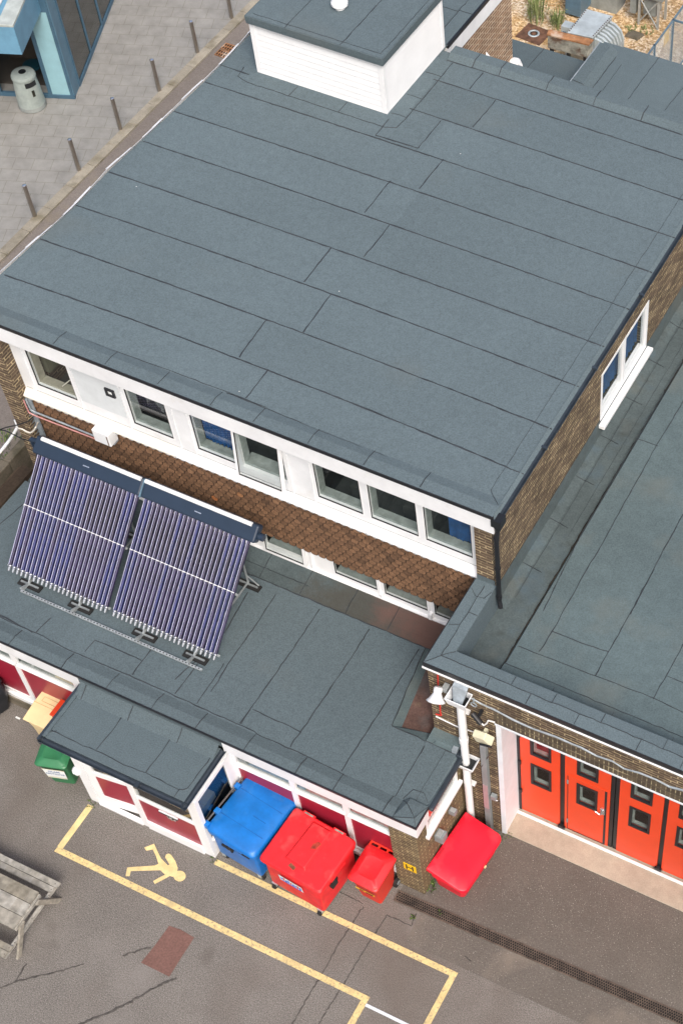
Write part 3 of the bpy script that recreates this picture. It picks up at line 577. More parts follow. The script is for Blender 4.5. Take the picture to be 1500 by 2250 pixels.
# side window over the bay roof
g = MB(); g.holed('x', -.212, -.32, 7.93, 10.07, 5.02, 6.36, [(8.0, 8.93, 5.12, 6.29), (9.02, 9.99, 5.12, 6.29)]); sw = build(g, 'window', WHITE, ST, bevel=.004, label='blue curtained side window above the bay roof')
g = MB(); g.box(-.218, 7.86, 4.95, -.09, 10.14, 5.03); g.box(-.215, 7.93, 4.88, -.13, 10.1, 4.97); build(g, 'sill', WHITE, sw, bevel=.006)
g = MB()
for a, b_ in ((8.0, 8.93), (9.02, 9.99)): g.quad((-.25, a, 5.12), (-.25, b_, 5.12), (-.25, b_, 6.29), (-.25, a, 6.29))
build(g, 'pane', GLASS, sw)
g = MB(); v = []; n = 100
for i in range(n + 1): y = 7.98 + 2.03 * i / n; v += [(-.40 + .015 * math.sin(60 * y), y, 5.22 + .03 * math.sin(23 * y)), (-.40 + .015 * math.sin(60 * y), y, 6.34)]
g.add(v, [(2 * i, 2 * i + 2, 2 * i + 3, 2 * i + 1) for i in range(n)]); build(g, 'curtain', BLUECUR, sw, smooth=True)
g = MB(); g.box(-.37, 7.98, 5.08, -.33, 10.02, 5.16); build(g, 'window_board', WHITEW, sw)
# tile hanging
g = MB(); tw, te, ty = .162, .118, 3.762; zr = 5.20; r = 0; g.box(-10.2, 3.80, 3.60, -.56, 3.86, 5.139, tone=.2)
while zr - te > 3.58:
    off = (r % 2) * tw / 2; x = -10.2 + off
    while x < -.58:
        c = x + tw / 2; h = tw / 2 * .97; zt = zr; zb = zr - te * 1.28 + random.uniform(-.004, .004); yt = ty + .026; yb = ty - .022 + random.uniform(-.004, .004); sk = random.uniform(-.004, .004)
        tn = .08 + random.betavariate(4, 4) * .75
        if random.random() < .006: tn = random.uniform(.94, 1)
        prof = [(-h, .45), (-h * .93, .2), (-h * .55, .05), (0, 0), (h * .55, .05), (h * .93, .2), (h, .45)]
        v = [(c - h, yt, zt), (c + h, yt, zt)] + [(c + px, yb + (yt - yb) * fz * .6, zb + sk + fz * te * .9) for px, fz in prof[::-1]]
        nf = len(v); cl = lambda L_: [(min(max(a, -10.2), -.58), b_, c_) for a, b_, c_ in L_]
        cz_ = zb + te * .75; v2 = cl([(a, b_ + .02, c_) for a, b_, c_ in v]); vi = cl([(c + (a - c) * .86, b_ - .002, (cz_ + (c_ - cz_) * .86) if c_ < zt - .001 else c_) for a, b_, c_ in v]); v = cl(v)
        g.add(v + vi, [(i, i + 1, nf + i + 1, nf + i)[::-1] for i in range(1, nf - 1)] + [(0, 1, nf + 1, nf), (nf - 1, 0, nf, 2 * nf - 1)], tone=tn * .25)  # dark rims and edges: shade at the tile laps put into the tone
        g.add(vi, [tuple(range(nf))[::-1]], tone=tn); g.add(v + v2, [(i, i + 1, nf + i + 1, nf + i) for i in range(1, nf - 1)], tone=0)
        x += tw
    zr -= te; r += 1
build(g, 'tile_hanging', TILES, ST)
g = MB(); x = -10.1
while x < -.6:
    for i in range(6):
        a0 = math.pi * i / 6; a1 = math.pi * (i + 1) / 6; rr = .072
        g.add([(x, 3.690, 5.165), (x + rr * math.cos(a0), 3.692, 5.15 - rr * .8 * math.sin(a0)), (x + rr * math.cos(a1), 3.692, 5.15 - rr * .8 * math.sin(a1))], [(0, 1, 2)])
    x += .162
build(g, 'lead_apron', plain('pale_lead', (.50, .54, .58), .6, noise=.15, scale=6), ST)
g = MB(); g.box(-10.235, 3.70, 3.62, -10.13, 3.735, 5.15); k = 0; zz = 3.75
while zz < 5.1: g.add([(-10.237, 3.72, zz), (-10.236, 3.60, zz + .03), (-10.237, 3.72, zz + .09)], [(0, 1, 2), (2, 1, 0)]); zz += .105
build(g, 'stepped_flashing', LEAD, ST)
# low clerestory windows behind the wing roof
g = MB(); lw = [(-5.32, -4.46), (-3.80, -2.87), (-2.72, -1.80), (-1.66, -.9)]
g.holed('y', 3.85, 3.90, -10.24, -.54, 2.90, 3.7, [(a, b_, 3.13, 3.62) for a, b_ in lw]); g.box(-10.2, 3.80, 2.92, -.56, 3.85, 2.96); build(g, 'clerestory_band', WHITE, ST, bevel=.003)
for i, (a, b_) in enumerate(lw):
    wd = window(a - .05, b_ + .05, 3.08 - (.09 if i == 0 else 0), 3.66, 3.845 - (.02 if i == 0 else 0), ST, tilt=R(3) if i == 0 else 0, fr=.06, name='clerestory_window')
    m_ = MB(); m_.box(a - .02, 3.905, 3.06, b_ + .02, 4.12, 3.10); build(m_, 'window_board', BOARD, wd)
g = MB(); g.box(-2.82, 3.78, 3.02, -2.77, 3.85, 3.12); g.box(-1.76, 3.76, 2.98, -1.70, 3.85, 3.14); g.box(-4.33, 3.8, 3.0, -4.28, 3.86, 3.5); build(g, 'window_stay', WHITE, ST)
# gutter and downpipe at the right edge
g = MB(); n = 8
for (x0, zc, rr, y0, y1) in ((-.055, 7.34, .062, 3.48, 14.0),):
    v = []
    for yv in (y0, y1):
        for i in range(n + 1): a = math.pi + math.pi * i / n; v.append((x0 + rr * math.cos(a), yv, zc + rr * math.sin(a)))
        for i in range(n + 1): a = 2 * math.pi - math.pi * i / n; v.append((x0 + rr * .85 * math.cos(a), yv, zc + rr * .85 * math.sin(a) + .002))
    m2 = 2 * n + 2; g.add(v, [(i, (i + 1) % m2, m2 + (i + 1) % m2, m2 + i) for i in range(m2)] + [tuple(range(m2))[::-1], tuple(range(m2, 2 * m2))])
for yv in (5.2, 7.2, 9.2, 11.2, 13.2): g.box(-.125, yv, 7.30, .012, yv + .05, 7.352)
build(g, 'gutter', GUTBLK, ST)
g = MB(); g.box(-.15, 3.47, 7.17, .03, 3.66, 7.35); g.lathe((-.07, 3.56, 7.02), [(.05, 0), (.075, .1), (.075, .16)], 12)
g.tube([(-.07, 3.56, 7.1), (-.1, 3.54, 6.7), (-.1, 3.54, 4.95), (-.06, 3.5, 4.82)], .042, 12)
for zz in (6.75, 5.9, 5.05): g.lathe((-.1, 3.54, zz), [(.052, 0), (.052, .06)], 12)
build(g, 'downpipe', BLACK, ST, smooth=False)
# white roof box
g = MB(); n = 9; z0 = RZ; z1 = 8.62; x0, x1, y0, y1 = -9.67, -6.66, 11.59, 14.0; dz = (z1 - z0) / n
g.box(x0 + .03, y0 + .03, z0, x1 - .03, y1, z1)
for i in range(n):
    a = z0 + i * dz; b_ = a + dz - .012
    for (p0, p1, nx, ny) in (((x0 + .11, y0), (x1 - .09, y0), 0, -1), ((x1, y0 + .09), (x1, y1 - .09), 1, 0)):
        v = [(p0[0] + nx * .012, p0[1] + ny * .012, a), (p1[0] + nx * .012, p1[1] + ny * .012, a), (p1[0], p1[1], b_), (p0[0], p0[1], b_), (p0[0] - nx * .03, p0[1] - ny * .03, a), (p1[0] - nx * .03, p1[1] - ny * .03, a), (p1[0] - nx * .03, p1[1] - ny * .03, b_), (p0[0] - nx * .03, p0[1] - ny * .03, b_)]
        g.add(v, [(0, 1, 2, 3), (4, 5, 1, 0), (3, 2, 6, 7)])
rb = build(g, 'roof_box', WHITE, ST, label='white boarded box standing on the big felt roof')
for bx4 in ((x0 - .005, y0 - .018, z0, x0 + .11, y0 + .05, z1), (x1 - .09, y0 - .018, z0, x1 + .018, y0 + .09, z1), (x1 - .05, y1 - .09, z0, x1 + .016, y1 + .01, z1)):
    g = MB(); g.box(*bx4); build(g, 'corner_board', WHITE, rb, bevel=.005)
X0, X1, Y0, Y1, ZT = -9.66, -6.56, 11.47, 14.1, 8.80
g = MB(); g.box(X0, Y0, 8.615, X1, Y1, ZT - .02, tone=.2); g.quad((X0 + .02, Y0 + .02, ZT), (X1 - .02, Y0 + .02, ZT), (X1 - .02, Y1, ZT), (X0 + .02, Y1, ZT))
g.box(X0 - .008, Y0 - .008, 8.66, X1 + .008, Y1 + .008, ZT - .002, tone=.1)
build(g, 'box_roof', FELT, rb, bevel=.012)
g = MB(); z = ZT + .001
g.strip([(-8.75, Y0, z), (-8.75, Y1, z)], .012); g.strip([(-7.5, Y0, z), (-7.5, Y1, z)], .018); g.strip([(X0 + .12, Y0 + .12, z), (X1 - .1, Y0 + .12, z), (X1 - .1, Y1, z)], .01)
build(g, 'felt_joint', BITUMEN, rb)
g = MB(); c = P(745, 3, z=ZT + .15); g.lathe((c.x, c.y, ZT), [(.10, 0), (.10, .08), (.17, .09), (.17, .14), (.13, .19), (.04, .21)], 24); build(g, 'roof_cowl', WHITE, rb, smooth=False)
# wall fittings on the tile-hung front
a = P(202, 942, y=3.52); b_ = P(237, 953, y=3.52); c = P(209, 966, y=3.52)
FB = thing('wall_box', (b_.x, 3.6, c.z), 'white metal box fixed to the brown tiles above the left solar collector', 'box')
g = MB(); g.box(a.x, 3.50, c.z, b_.x, 3.73, a.z); build(g, 'housing', WHITEW, FB, bevel=.012)
g = MB(); g.box(b_.x - .05, 3.492, c.z + .03, b_.x - .035, 3.50, a.z - .05); build(g, 'slot', RUSTP, FB); g = MB(); g.box(b_.x - .1, 3.6, c.z - .06, b_.x - .02, 3.74, c.z); build(g, 'bracket', LEAD, FB)
g = MB(); zt = P(90, 908, y=3.70).z
g.tube([(-10.19, 3.66, 5.1), (-10.17, 3.66, zt + .05), (-10.1, 3.68, zt), (a.x + .02, 3.68, zt - .0)], .018, mi=0); g.tube([(-10.21, 3.62, 5.1), (-10.2, 3.62, zt + .0), (-10.1, 3.64, zt - .06), (a.x + .02, 3.66, zt - .05)], .014, mi=1)
build(g, 'pipe', [LEAD, PINKPIPE], FB)

# ================================================================== SINGLE-STOREY WING
WG = thing('single_storey_wing', (-5.3, 1.6, 0), 'low flat felt-roofed wing with maroon panels below its windows, carrying the solar tubes', 'building')
WZ = 2.80
g = MB(); xs = [-10.66, -9.65, -8.7, -7.75, -6.75, -5.75, -4.70, -3.80, -2.74]
for a, b_ in zip(xs, xs[1:]): g.quad((a, .36, WZ), (b_, .36, WZ), (b_, 3.28, WZ), (a, 3.28, WZ), tone=random.uniform(.12, .26))
g.quad((-2.74, .36, WZ), (-1.45, .36, WZ), (-2.0, 3.28, WZ), (-2.74, 3.28, WZ), tone=.2)
g.quad((-1.45, .36, WZ), (-.58, .36, WZ), (-.58, 1.56, WZ), (-1.33, 1.56, WZ), tone=.2); g.add([(-1.45, .36, WZ), (-1.33, 1.56, WZ), (-1.58, 3.28, WZ), (-2.0, 3.28, WZ)], [(0, 1, 2, 3)], tone=.2); g.quad((-.58, .36, WZ), (0, .36, WZ), (0, 1.56, WZ), (-.58, 1.56, WZ), tone=.16)
rj = [P(a, b_, z=2.84).x for a, b_ in ((33, 1400), (147, 1452), (245, 1498), (343, 1543), (440, 1586), (548, 1630), (658, 1684), (742, 1718), (852, 1764))]
jj = [-10.66] + rj + [-.42]
for a, b_ in zip(jj, jj[1:]):
    tn = random.uniform(.08, .24)
    g.quad((a, -.03, WZ + .04), (b_, -.03, WZ + .04), (b_, .17, WZ + .045), (a, .17, WZ + .045), tone=tn); g.quad((a, .17, WZ + .045), (b_, .17, WZ + .045), (b_, .36, WZ), (a, .36, WZ), tone=tn - .05)
# folded corner block
g.add([(-.42, -.03, WZ + .04), (.05, -.03, WZ + .04), (.05, .42, WZ + .05), (-.30, .42, WZ + .06), (-.42, .36, WZ), (-.30, .30, WZ + .09), (-.05, .1, WZ + .10)],
      [(0, 1, 6), (1, 2, 6), (2, 5, 6), (5, 0, 6), (2, 3, 5), (3, 4, 5), (4, 0, 5)], tone=.15)
g.quad((0, .36, WZ), (.05, .42, WZ + .02), (.05, 1.6, WZ - .03), (0, 1.6, WZ), tone=.15)
g.box(-10.6, .02, WZ - .1, -1.5, 3.25, WZ - .02); g.box(-1.5, .02, WZ - .1, 0, 1.55, WZ - .02)
wroof = build(g, 'roof', FELT, WG)
g = MB()
g.quad((-10.6, 3.28, WZ), (-4.2, 3.28, WZ), (-4.2, 3.50, WZ + .06), (-10.6, 3.50, WZ + .06), tone=.15); g.quad((-10.6, 3.50, WZ + .06), (-4.2, 3.50, WZ + .06), (-4.2, 3.86, WZ + .15), (-10.6, 3.86, WZ + .15), tone=.34)
build(g, 'upstand', FELTDIRT, WG)
g = MB()
g.quad((-4.2, 3.28, WZ), (-1.45, 3.28, WZ), (-1.45, 3.50, WZ + .04), (-4.2, 3.50, WZ + .06), tone=.15); g.quad((-4.2, 3.50, WZ + .06), (-1.45, 3.50, WZ + .04), (-1.45, 3.86, WZ + .14), (-4.2, 3.86, WZ + .15), tone=.15)
g.quad((-1.45, 3.28, WZ), (-.53, 3.28, WZ), (-.53, 3.86, WZ + .14), (-1.45, 3.86, WZ + .14), tone=.2)
build(g, 'gutter_bed', FELTDIRT, WG)
g = MB(); g.quad((-1.18, 1.66, WZ - .09), (-.53, 1.80, WZ - .10), (-.53, 3.4, WZ - .06), (-1.42, 3.3, WZ - .06), tone=.2); build(g, 'gutter_bed', SILT, WG)
g = MB(); g.quad((-1.33, 1.56, WZ), (-1.18, 1.66, WZ - .09), (-1.42, 3.3, WZ - .06), (-1.58, 3.28, WZ), tone=.15); g.quad((-1.33, 1.56, WZ), (-.56, 1.56, WZ), (-.53, 1.80, WZ - .10), (-1.18, 1.66, WZ - .09), tone=.45)
g.add([(-.62, 1.56, WZ), (.0, 1.56, WZ), (.02, 1.60, WZ + .10), (.02, 1.745, WZ + .27), (-.54, 1.745, WZ + .27), (-.62, 1.745, WZ + .02)], [(0, 1, 2, 3, 4), (0, 4, 5)], tone=.3)
g.tub([(-.50, 1.545, WZ - .02), (-.06, 1.545, WZ - .02), (-.06, 1.74, WZ - .02), (-.50, 1.74, WZ - .02)], [(-.44, 1.58, WZ + .07), (-.1, 1.58, WZ + .07), (-.1, 1.74, WZ + .14), (-.44, 1.74, WZ + .14)]); build(g, 'upstand', FELTOLD, WG)
g = MB(); g.box(-.10, 1.55, WZ - .02, .0, 1.70, WZ + .115); build(g, 'lead_patch', LEAD, WG)
g = MB(); z = WZ + .001
f4 = lambda L: [(400 + a / 1.875, 800 + b_ / 1.875) for a, b_ in L]; f6 = lambda L: [(420 + a / 2.143, 1550 + b_ / 2.143) for a, b_ in L]; f5 = lambda L: [(a / 2.679, 1350 + b_ / 2.679) for a, b_ in L]
seams(g, [f4([(270, 940), (180, 1100), (60, 1219), (-30, 1300)]), f4([(385, 950), (290, 1095), (200, 1219), (120, 1350)]), f4([(565, 1010), (500, 1110), (425, 1219)]) + f6([(230, 85)]), f4([(770, 1090), (690, 1219)]) + f6([(600, 0), (465, 195)]),
          f4([(975, 1175), (900, 1290)]) + f6([(905, 0), (800, 165), (705, 310)]), f6([(1100, 190), (1020, 320), (960, 430)]), f5([(905, 185), (778, 355)]), f5([(1165, 290), (1030, 468)]), f5([(1320, 290), (1160, 525)]), f5([(1470, 560), (1415, 645)]),
          f6([(290, 20), (400, 70), (520, 125)]), f5([(500, 220), (560, 150), (690, 205), (835, 270)]), f5([(0, 15), (140, 80)]), f5([(215, 105), (300, 20)]), [(0, 1152), (52, 1108), (60, 1100)],
          [(0, 1350), (30, 1365), (72, 1390)]], z, .02)
fl = f5([(-30, -10), (110, 65), (260, 130), (400, 205), (560, 275), (690, 330), (935, 435), (1220, 565), (1500, 690)]) + f6([(310, 135), (530, 232), (690, 310), (930, 458)])
seams(g, [fl], z + .002, .018)
for x_ in rj: g.strip([(x_, -.02, WZ + .046), (x_, .17, WZ + .05), (x_ + .01, .36, WZ + .004)], .018, .004)
g.strip([(-10.6, 3.28, z), (-1.45, 3.28, z)], .022); g.strip([(-10.6, 3.50, WZ + .063), (-4.2, 3.5, WZ + .063)], .012); g.strip([(-1.58, 3.28, z), (-1.33, 1.56, z), (-.02, 1.55, z)], .022)
for x_ in (-5.2, -4.3, -3.3, -2.4): g.strip([(x_, 3.3, z + .01), (x_, 3.5, WZ + .065), (x_, 3.84, WZ + .15)], .012)
g.strip([(-.42, -.02, WZ + .045), (-.05, .1, WZ + .105), (.04, .40, WZ + .055)], .01, .003); g.strip([(-.42, .36, z), (-.3, .31, WZ + .095), (-.05, .1, WZ + .106), (.04, -.02, WZ + .046)], .01, .003); g.strip([(-.22, .45, z), (-.22, 1.54, z)], .008, .003)
g.strip([(-.44, .38, z), (-.36, .62, z), (-.16, .64, z), (0, .5, z)], .012)
build(g, 'felt_joint', BITUMEN, wroof)
g = MB(); g.box(-10.66, -.03, 2.44, -7.0, .0, 2.79); build(g, 'fascia', WHITEW, WG, bevel=.004)
g = MB(); g.box(-3.9, -.03, 2.44, .05, .0, 2.79); g.box(.02, .0, 2.44, .05, .40, 2.79); build(g, 'fascia', WHITEW, WG, bevel=.004)
g = MB(); g.box(-10.66, -.045, 2.79, .065, -.02, 2.85); g.box(.04, -.02, 2.79, .065, .42, 2.85); build(g, 'drip_trim', BLACK, WG, bevel=.005)
g = MB(); g.box(.01, .42, 2.68, .13, 1.62, 2.78); g.box(.0, 1.5, 2.5, .12, 1.66, 2.86); build(g, 'gutter', GUTBLK, WG, bevel=.03)
# white/maroon window wall
def infill(x0, x1, mull, par, y=.10, gl=(1.80, 2.40), panel=(.50, 1.68), base=.27, bot=0, lastgl=None):
    edges = [x0] + [m for m in mull] + [x1]; cells = []
    for a, b_ in zip(edges, edges[1:]): cells.append((a + .06, b_ - .06))
    m_ = MB(); m_.holed('y', y, y + .06, x0, x1, base, 2.6, [(a, b_, gl[0], gl[1]) for a, b_ in cells] + [(a, b_, panel[0], panel[1]) for a, b_ in cells]); m_.box(x0, y - .05, base, x1, y, base + .12)
    for a, b_ in cells: m_.box(a - .03, y - .03, gl[0] - .05, b_ + .03, y, gl[0] - .01)
    fr = build(m_, 'window_wall_frame', WHITE, par, bevel=.004)
    for a, b_ in cells:
        m_ = MB(); m_.box(a, y + .02, panel[0], b_, y + .04, panel[1]); build(m_, 'maroon_panel', MAROON, par)
        m_ = MB(); m_.quad((a, y + .03, gl[0]), (b_, y + .03, gl[0]), (b_, y + .03, gl[1]), (a, y + .03, gl[1])); pn = build(m_, 'pane', GLASS, par)
        m_ = MB(); m_.box(a - .03, y + .07, gl[0] - .05, b_ + .03, y + .3, gl[0] - .02); build(m_, 'window_board', BOARD, par)
    return cells
infill(-3.9, -.56, [-2.63, -1.52], WG); infill(-10.66, -6.80, [-9.95, -8.80, -7.33], WG)
g = MB(); g.box(-10.66, .02, 0, -6.8, .14, .27); build(g, 'plinth', MOSSY, WG)
g = MB()
for x_, w_, c in ((-8.0, .5, 0), (-7.5, .25, 0), (-8.6, .3, 1), (-3.2, .6, 1), (-2.2, .7, 1), (-1.1, .5, 1)): g.box(x_, .25, 1.79, x_ + w_, .5, 1.95 + .1 * random.random(), mi=c)
build(g, 'items_on_board', [CREAMP, GREYEQ], WG)
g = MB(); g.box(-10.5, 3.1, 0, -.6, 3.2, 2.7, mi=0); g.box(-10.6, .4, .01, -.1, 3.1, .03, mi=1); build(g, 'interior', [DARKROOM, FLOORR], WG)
g = MB(); g.box(-.56, 0, 0, -.0, .12, 2.44); g.holed('x', -.001, -.12, .121, 1.748, 0, 2.66, [(.34, 1.50, 1.88, 2.62)]); build(g, 'brick_pier', BRICKG, WG)
g = MB(); g.box(-10.66, .14, 0, -10.55, 3.5, 2.7); g.box(-.62, .16, 0, -.565, .4, 2.6); build(g, 'wall', BRICK, WG)
g = MB(); g.holed('x', .0, -.06, .34, 1.50, 1.88, 2.62, [(.41, 1.43, 1.95, 2.56)]); g.box(-.1, .28, 1.80, .07, 1.56, 1.885); sw = build(g, 'window', WHITE, WG, bevel=.006)
g = MB(); g.quad((-.03, .41, 1.95), (-.03, 1.43, 1.95), (-.03, 1.43, 2.56), (-.03, .41, 2.56)); build(g, 'pane', GLASS, sw)
g = MB(); g.box(-.32, .45, 1.9, -.1, .95, 2.2); build(g, 'red_box_inside', REDDOOR, sw)
# timber verge at the far left and things beyond
g = MB(); g.box(-10.92, .0, 2.35, -10.665, 3.55, 2.86, tone=.15); g.box(-11.05, .0, 2.1, -10.93, 3.55, 2.74, tone=.7); build(g, 'timber_verge', TIMBER, WG)
# H sign
hs = P(900, 1907, y=-.01); t = thing('hydrant_sign', (hs.x, -.02, hs.z), 'small yellow hydrant plate with a black H on the brick pier', 'sign')
g = MB(); g.box(hs.x - .13, -.014, hs.z - .12, hs.x + .13, -.003, hs.z + .13); build(g, 'plate', SIGNY, t, bevel=.003)
text('H', .27, TXTBLK, t, (hs.x, -.017, hs.z), (1, 0, 0), (0, 0, 1))
# two small grey boxes on the side wall
for i, (yv, zv, s_, lab) in enumerate(((.62, 1.35, .10, 'larger grey meter box low on the brick side wall behind the upturned red bin'), (1.12, 1.42, .06, 'small grey junction box beside the meter box on the brick side wall'))):
    t = thing('meter_box', (.0, yv, zv - s_), lab, 'box'); g = MB(); g.box(.002, yv - s_ * .9, zv - s_, .14 + .04 * (1 - i), yv + s_ * .9, zv + s_ * 1.2); g.box(.02, yv - s_ * .4, zv - s_ * 1.6, .07, yv + s_ * .4, zv - s_); build(g, 'housing', GREYPL, t, bevel=.01)
    g = MB(); g.box(.03, yv - s_ * .7, zv + s_ * 1.2, .13, yv + s_ * .7, zv + s_ * 1.35); build(g, 'lid', GALV, t)

# ================================================================== PORCH
PO = thing('entrance_porch', (-5.3, -.5, 0), 'entrance porch with white frame, maroon panels and a small felt roof', 'building')
PZ = 2.50; a0, a1, b0, b1 = -6.96, -3.96, -1.20, -.03
g = MB(); g.quad((a0, b0, PZ), (a1, b0, PZ), (a1, b1 - .25, PZ), (a0, b1 - .25, PZ), tone=.2); g.quad((a0, b1 - .25, PZ), (a1, b1 - .25, PZ), (a1, b1, PZ + .16), (a0, b1, PZ + .16), tone=.1); g.box(-7.0, -.03, PZ + .1, -3.9, 0, 2.788, tone=.1)
g.box(a0, b0, PZ - .12, a1, b1, PZ - .01, tone=.3); g.box(a0 - .02, b0, PZ - .1, a0 + .05, b1, PZ + .03, tone=.15)
pr = build(g, 'roof', FELT, PO)
g = MB(); z = PZ + .002; fp = lambda L: [(60 + a / 3.261, 1480 + b_ / 3.261) for a, b_ in L]
seams(g, [fp([(360, 130), (500, 195), (695, 288), (850, 355), (1045, 440), (1180, 500), (1320, 572)]), fp([(695, 288), (600, 420), (495, 548)]), fp([(1045, 440), (940, 590), (850, 708)]),
          fp([(175, 405), (400, 515), (495, 550), (700, 655), (850, 715), (1000, 790), (1085, 832), (1120, 838), (1150, 820), (1320, 590), (1350, 540)])], z, .016)
for q in (760, 1110, 425): p = P(*fp([(q + 10, {760: 270, 1110: 430, 425: 120}[q])])[0], z=PZ); g.strip([(p.x, b1 - .25, z), (p.x, b1 - .02, PZ + .165)], .014)
g.strip([(a0 + .15, b0 + .2, z), (a0 + .02, b0 + .1, z)], .01); g.strip([(a1 - .2, b0 + .18, z), (a1 - .2, b0, z)], .01)
build(g, 'felt_joint', BITUMEN, pr)
g = MB(); zg = PZ - .07
def halfg(p0, p1, r=.058):
    p0 = Vector(p0); p1 = Vector(p1); d = (p1 - p0).normalized(); s_ = d.cross(Vector((0, 0, 1))); v = []
    for p in (p0, p1):
        for i in range(9): a = math.pi + math.pi * i / 8; v.append(p + s_ * r * math.cos(a) + Vector((0, 0, r * math.sin(a))))
        for i in range(9): a = 2 * math.pi - math.pi * i / 8; v.append(p + s_ * r * .82 * math.cos(a) + Vector((0, 0, r * .82 * math.sin(a) + .001)))
    g.add(v, [(i, (i + 1) % 18, 18 + (i + 1) % 18, 18 + i) for i in range(18)] + [tuple(range(18))[::-1], tuple(range(18, 36))])
halfg((a0 - .06, b0 - .07, PZ - .01), (a1 + .10, b0 - .07, PZ - .01)); halfg((a1 + .06, b0 - .13, PZ - .01), (a1 + .06, b1, PZ - .01))
g.box(a0 - .07, b0 - .1, PZ - .16, a0 - .02, b1, PZ + .035); g.box(a0 + 2.02, b0 - .135, PZ - .075, a0 + 2.1, b0 - .005, PZ - .01)
build(g, 'gutter', GUTBLK, PO)
g = MB(); g.box(a0, b0 + .0, PZ - .28, a1, b0 + .03, PZ - .125); g.box(a0 + .1, b0 + .03, PZ - .28, a1 - .03, b0 + .2, PZ - .26); build(g, 'soffit_board', plain('dark_brown_soffit', (.035, .012, .01), .6), PO)
yf = -1.06; T = PZ - .26
g = MB()
g.box(-6.72, yf, 0, -6.50, yf + .12, T)                    # left post and side
g.box(-6.72, yf + .12, 0, -6.64, .1, T)
g.box(-5.50, yf - .01, 0, -5.36, yf + .08, T)             # middle post
g.box(-4.12, yf, 0, -3.90, yf + .1, T)                   # right post
g.box(-5.36, yf - .03, 0, -4.12, yf + .06, .28); g.box(-5.36, yf, 1.16, -4.12, yf + .05, 1.26); g.box(-5.36, yf, T - .1, -4.12, yf + .05, T)
g.box(-6.50, yf - .03, 0, -5.50, yf + .06, .07)          # threshold
g.box(-6.50, yf, T - .1, -5.50, yf + .05, T)
g.box(-3.96, yf + .1, 0, -3.90, .1, .55); g.box(-3.96, -.12, .55, -3.90, .1, T); g.box(-3.96, yf + .1, T - .12, -3.90, -.12, T); g.box(-3.97, yf + .1, .55, -3.86, -.1, .63)
build(g, 'frame', WHITE, PO, bevel=.006)
X = Matrix.Translation((-6.48, yf + .01, 0)) @ Matrix.Rotation(R(7), 4, 'Z')
g = MB(X); g.holed('y', 0, .045, .0, .96, .09, T - .12, [(.16, .86, .42, 1.22), (.16, .86, 1.36, T - .22)]); dr = build(g, 'door', WHITE, PO, bevel=.004, label='white door of the porch standing slightly ajar')
g = MB(X); g.box(.16, .012, .42, .86, .03, 1.22); build(g, 'panel', MAROON, dr)
g = MB(X); g.quad((.16, .02, 1.36), (.86, .02, 1.36), (.86, .02, T - .22), (.16, .02, T - .22)); build(g, 'pane', GLASS, dr)
g = MB(); g.box(-5.36, yf + .015, .28, -4.12, yf + .035, 1.16); mp_ = build(g, 'maroon_panel', MAROON, PO)
g = MB(); g.quad((-5.36, yf + .02, 1.26), (-4.12, yf + .02, 1.26), (-4.12, yf + .02, T - .1), (-5.36, yf + .02, T - .1)); build(g, 'pane', GLASS, PO)
g = MB(); g.quad((-3.93, yf + .1, .63), (-3.93, -.12, .63), (-3.93, -.12, T - .12), (-3.93, yf + .1, T - .12)); build(g, 'side_pane', GLASSD, PO)
# crest and handle bar on the panel
c = P(60 + 1030 / 3.261, 1480 + 1035 / 3.261, y=yf); g = MB()
v = []; n = 16
for i in range(n):
    r_ = (.12 if i % 2 == 0 else .085); a = 2 * math.pi * i / n; v.append((c.x + r_ * math.cos(a), yf - .0, c.z + r_ * math.sin(a)))
g.add(v + [(p[0], yf + .012, p[2]) for p in v], [tuple(range(n))[::-1]] + [(i, (i + 1) % n, n + (i + 1) % n, n + i) for i in range(n)], mi=0)
g.lathe((c.x, yf - .001, c.z), [(.065, 0), (.06, .008)], 16, mi=1, axis=(0, -1, 0)); g.lathe((c.x, yf - .010, c.z), [(.035, 0), (.03, .006)], 12, mi=0, axis=(0, -1, 0))
build(g, 'crest', [GALV, BLACK], mp_)
g = MB(); g.box(c.x - .24, yf - .02, 1.05, c.x + .17, yf + .012, 1.075, mi=0); g.box(c.x - .24, yf - .012, 1.075, c.x + .17, yf + .013, 1.11, mi=1); build(g, 'letter_slot', [BLACK, WHITEW], mp_)
g = MB(); g.box(-6.4, -.9, .02, -4.0, .05, .04, mi=0); g.box(-6.3, -.75, 1.1, -5.6, -.2, 1.18, mi=1); g.box(-4.9, -.8, .9, -4.2, -.3, 1.1, mi=1); g.box(-4.6, -.5, 1.1, -4.35, -.4, 1.3, mi=1); build(g, 'interior', [FLOORR, CREAMP], PO)
t = thing('wall_lamp', (-6.80, -.75, 1.3), 'small round white lamp on the left side of the porch frame', 'lamp'); p = P(165, 1690, x=-6.8)
g = MB(); g.lathe((-6.66, p.y, p.z), [(.06, 0), (.095, .03), (.095, .12), (.06, .16)], 14, axis=(-1, 0, .1)); build(g, 'housing', WHITEW, t)

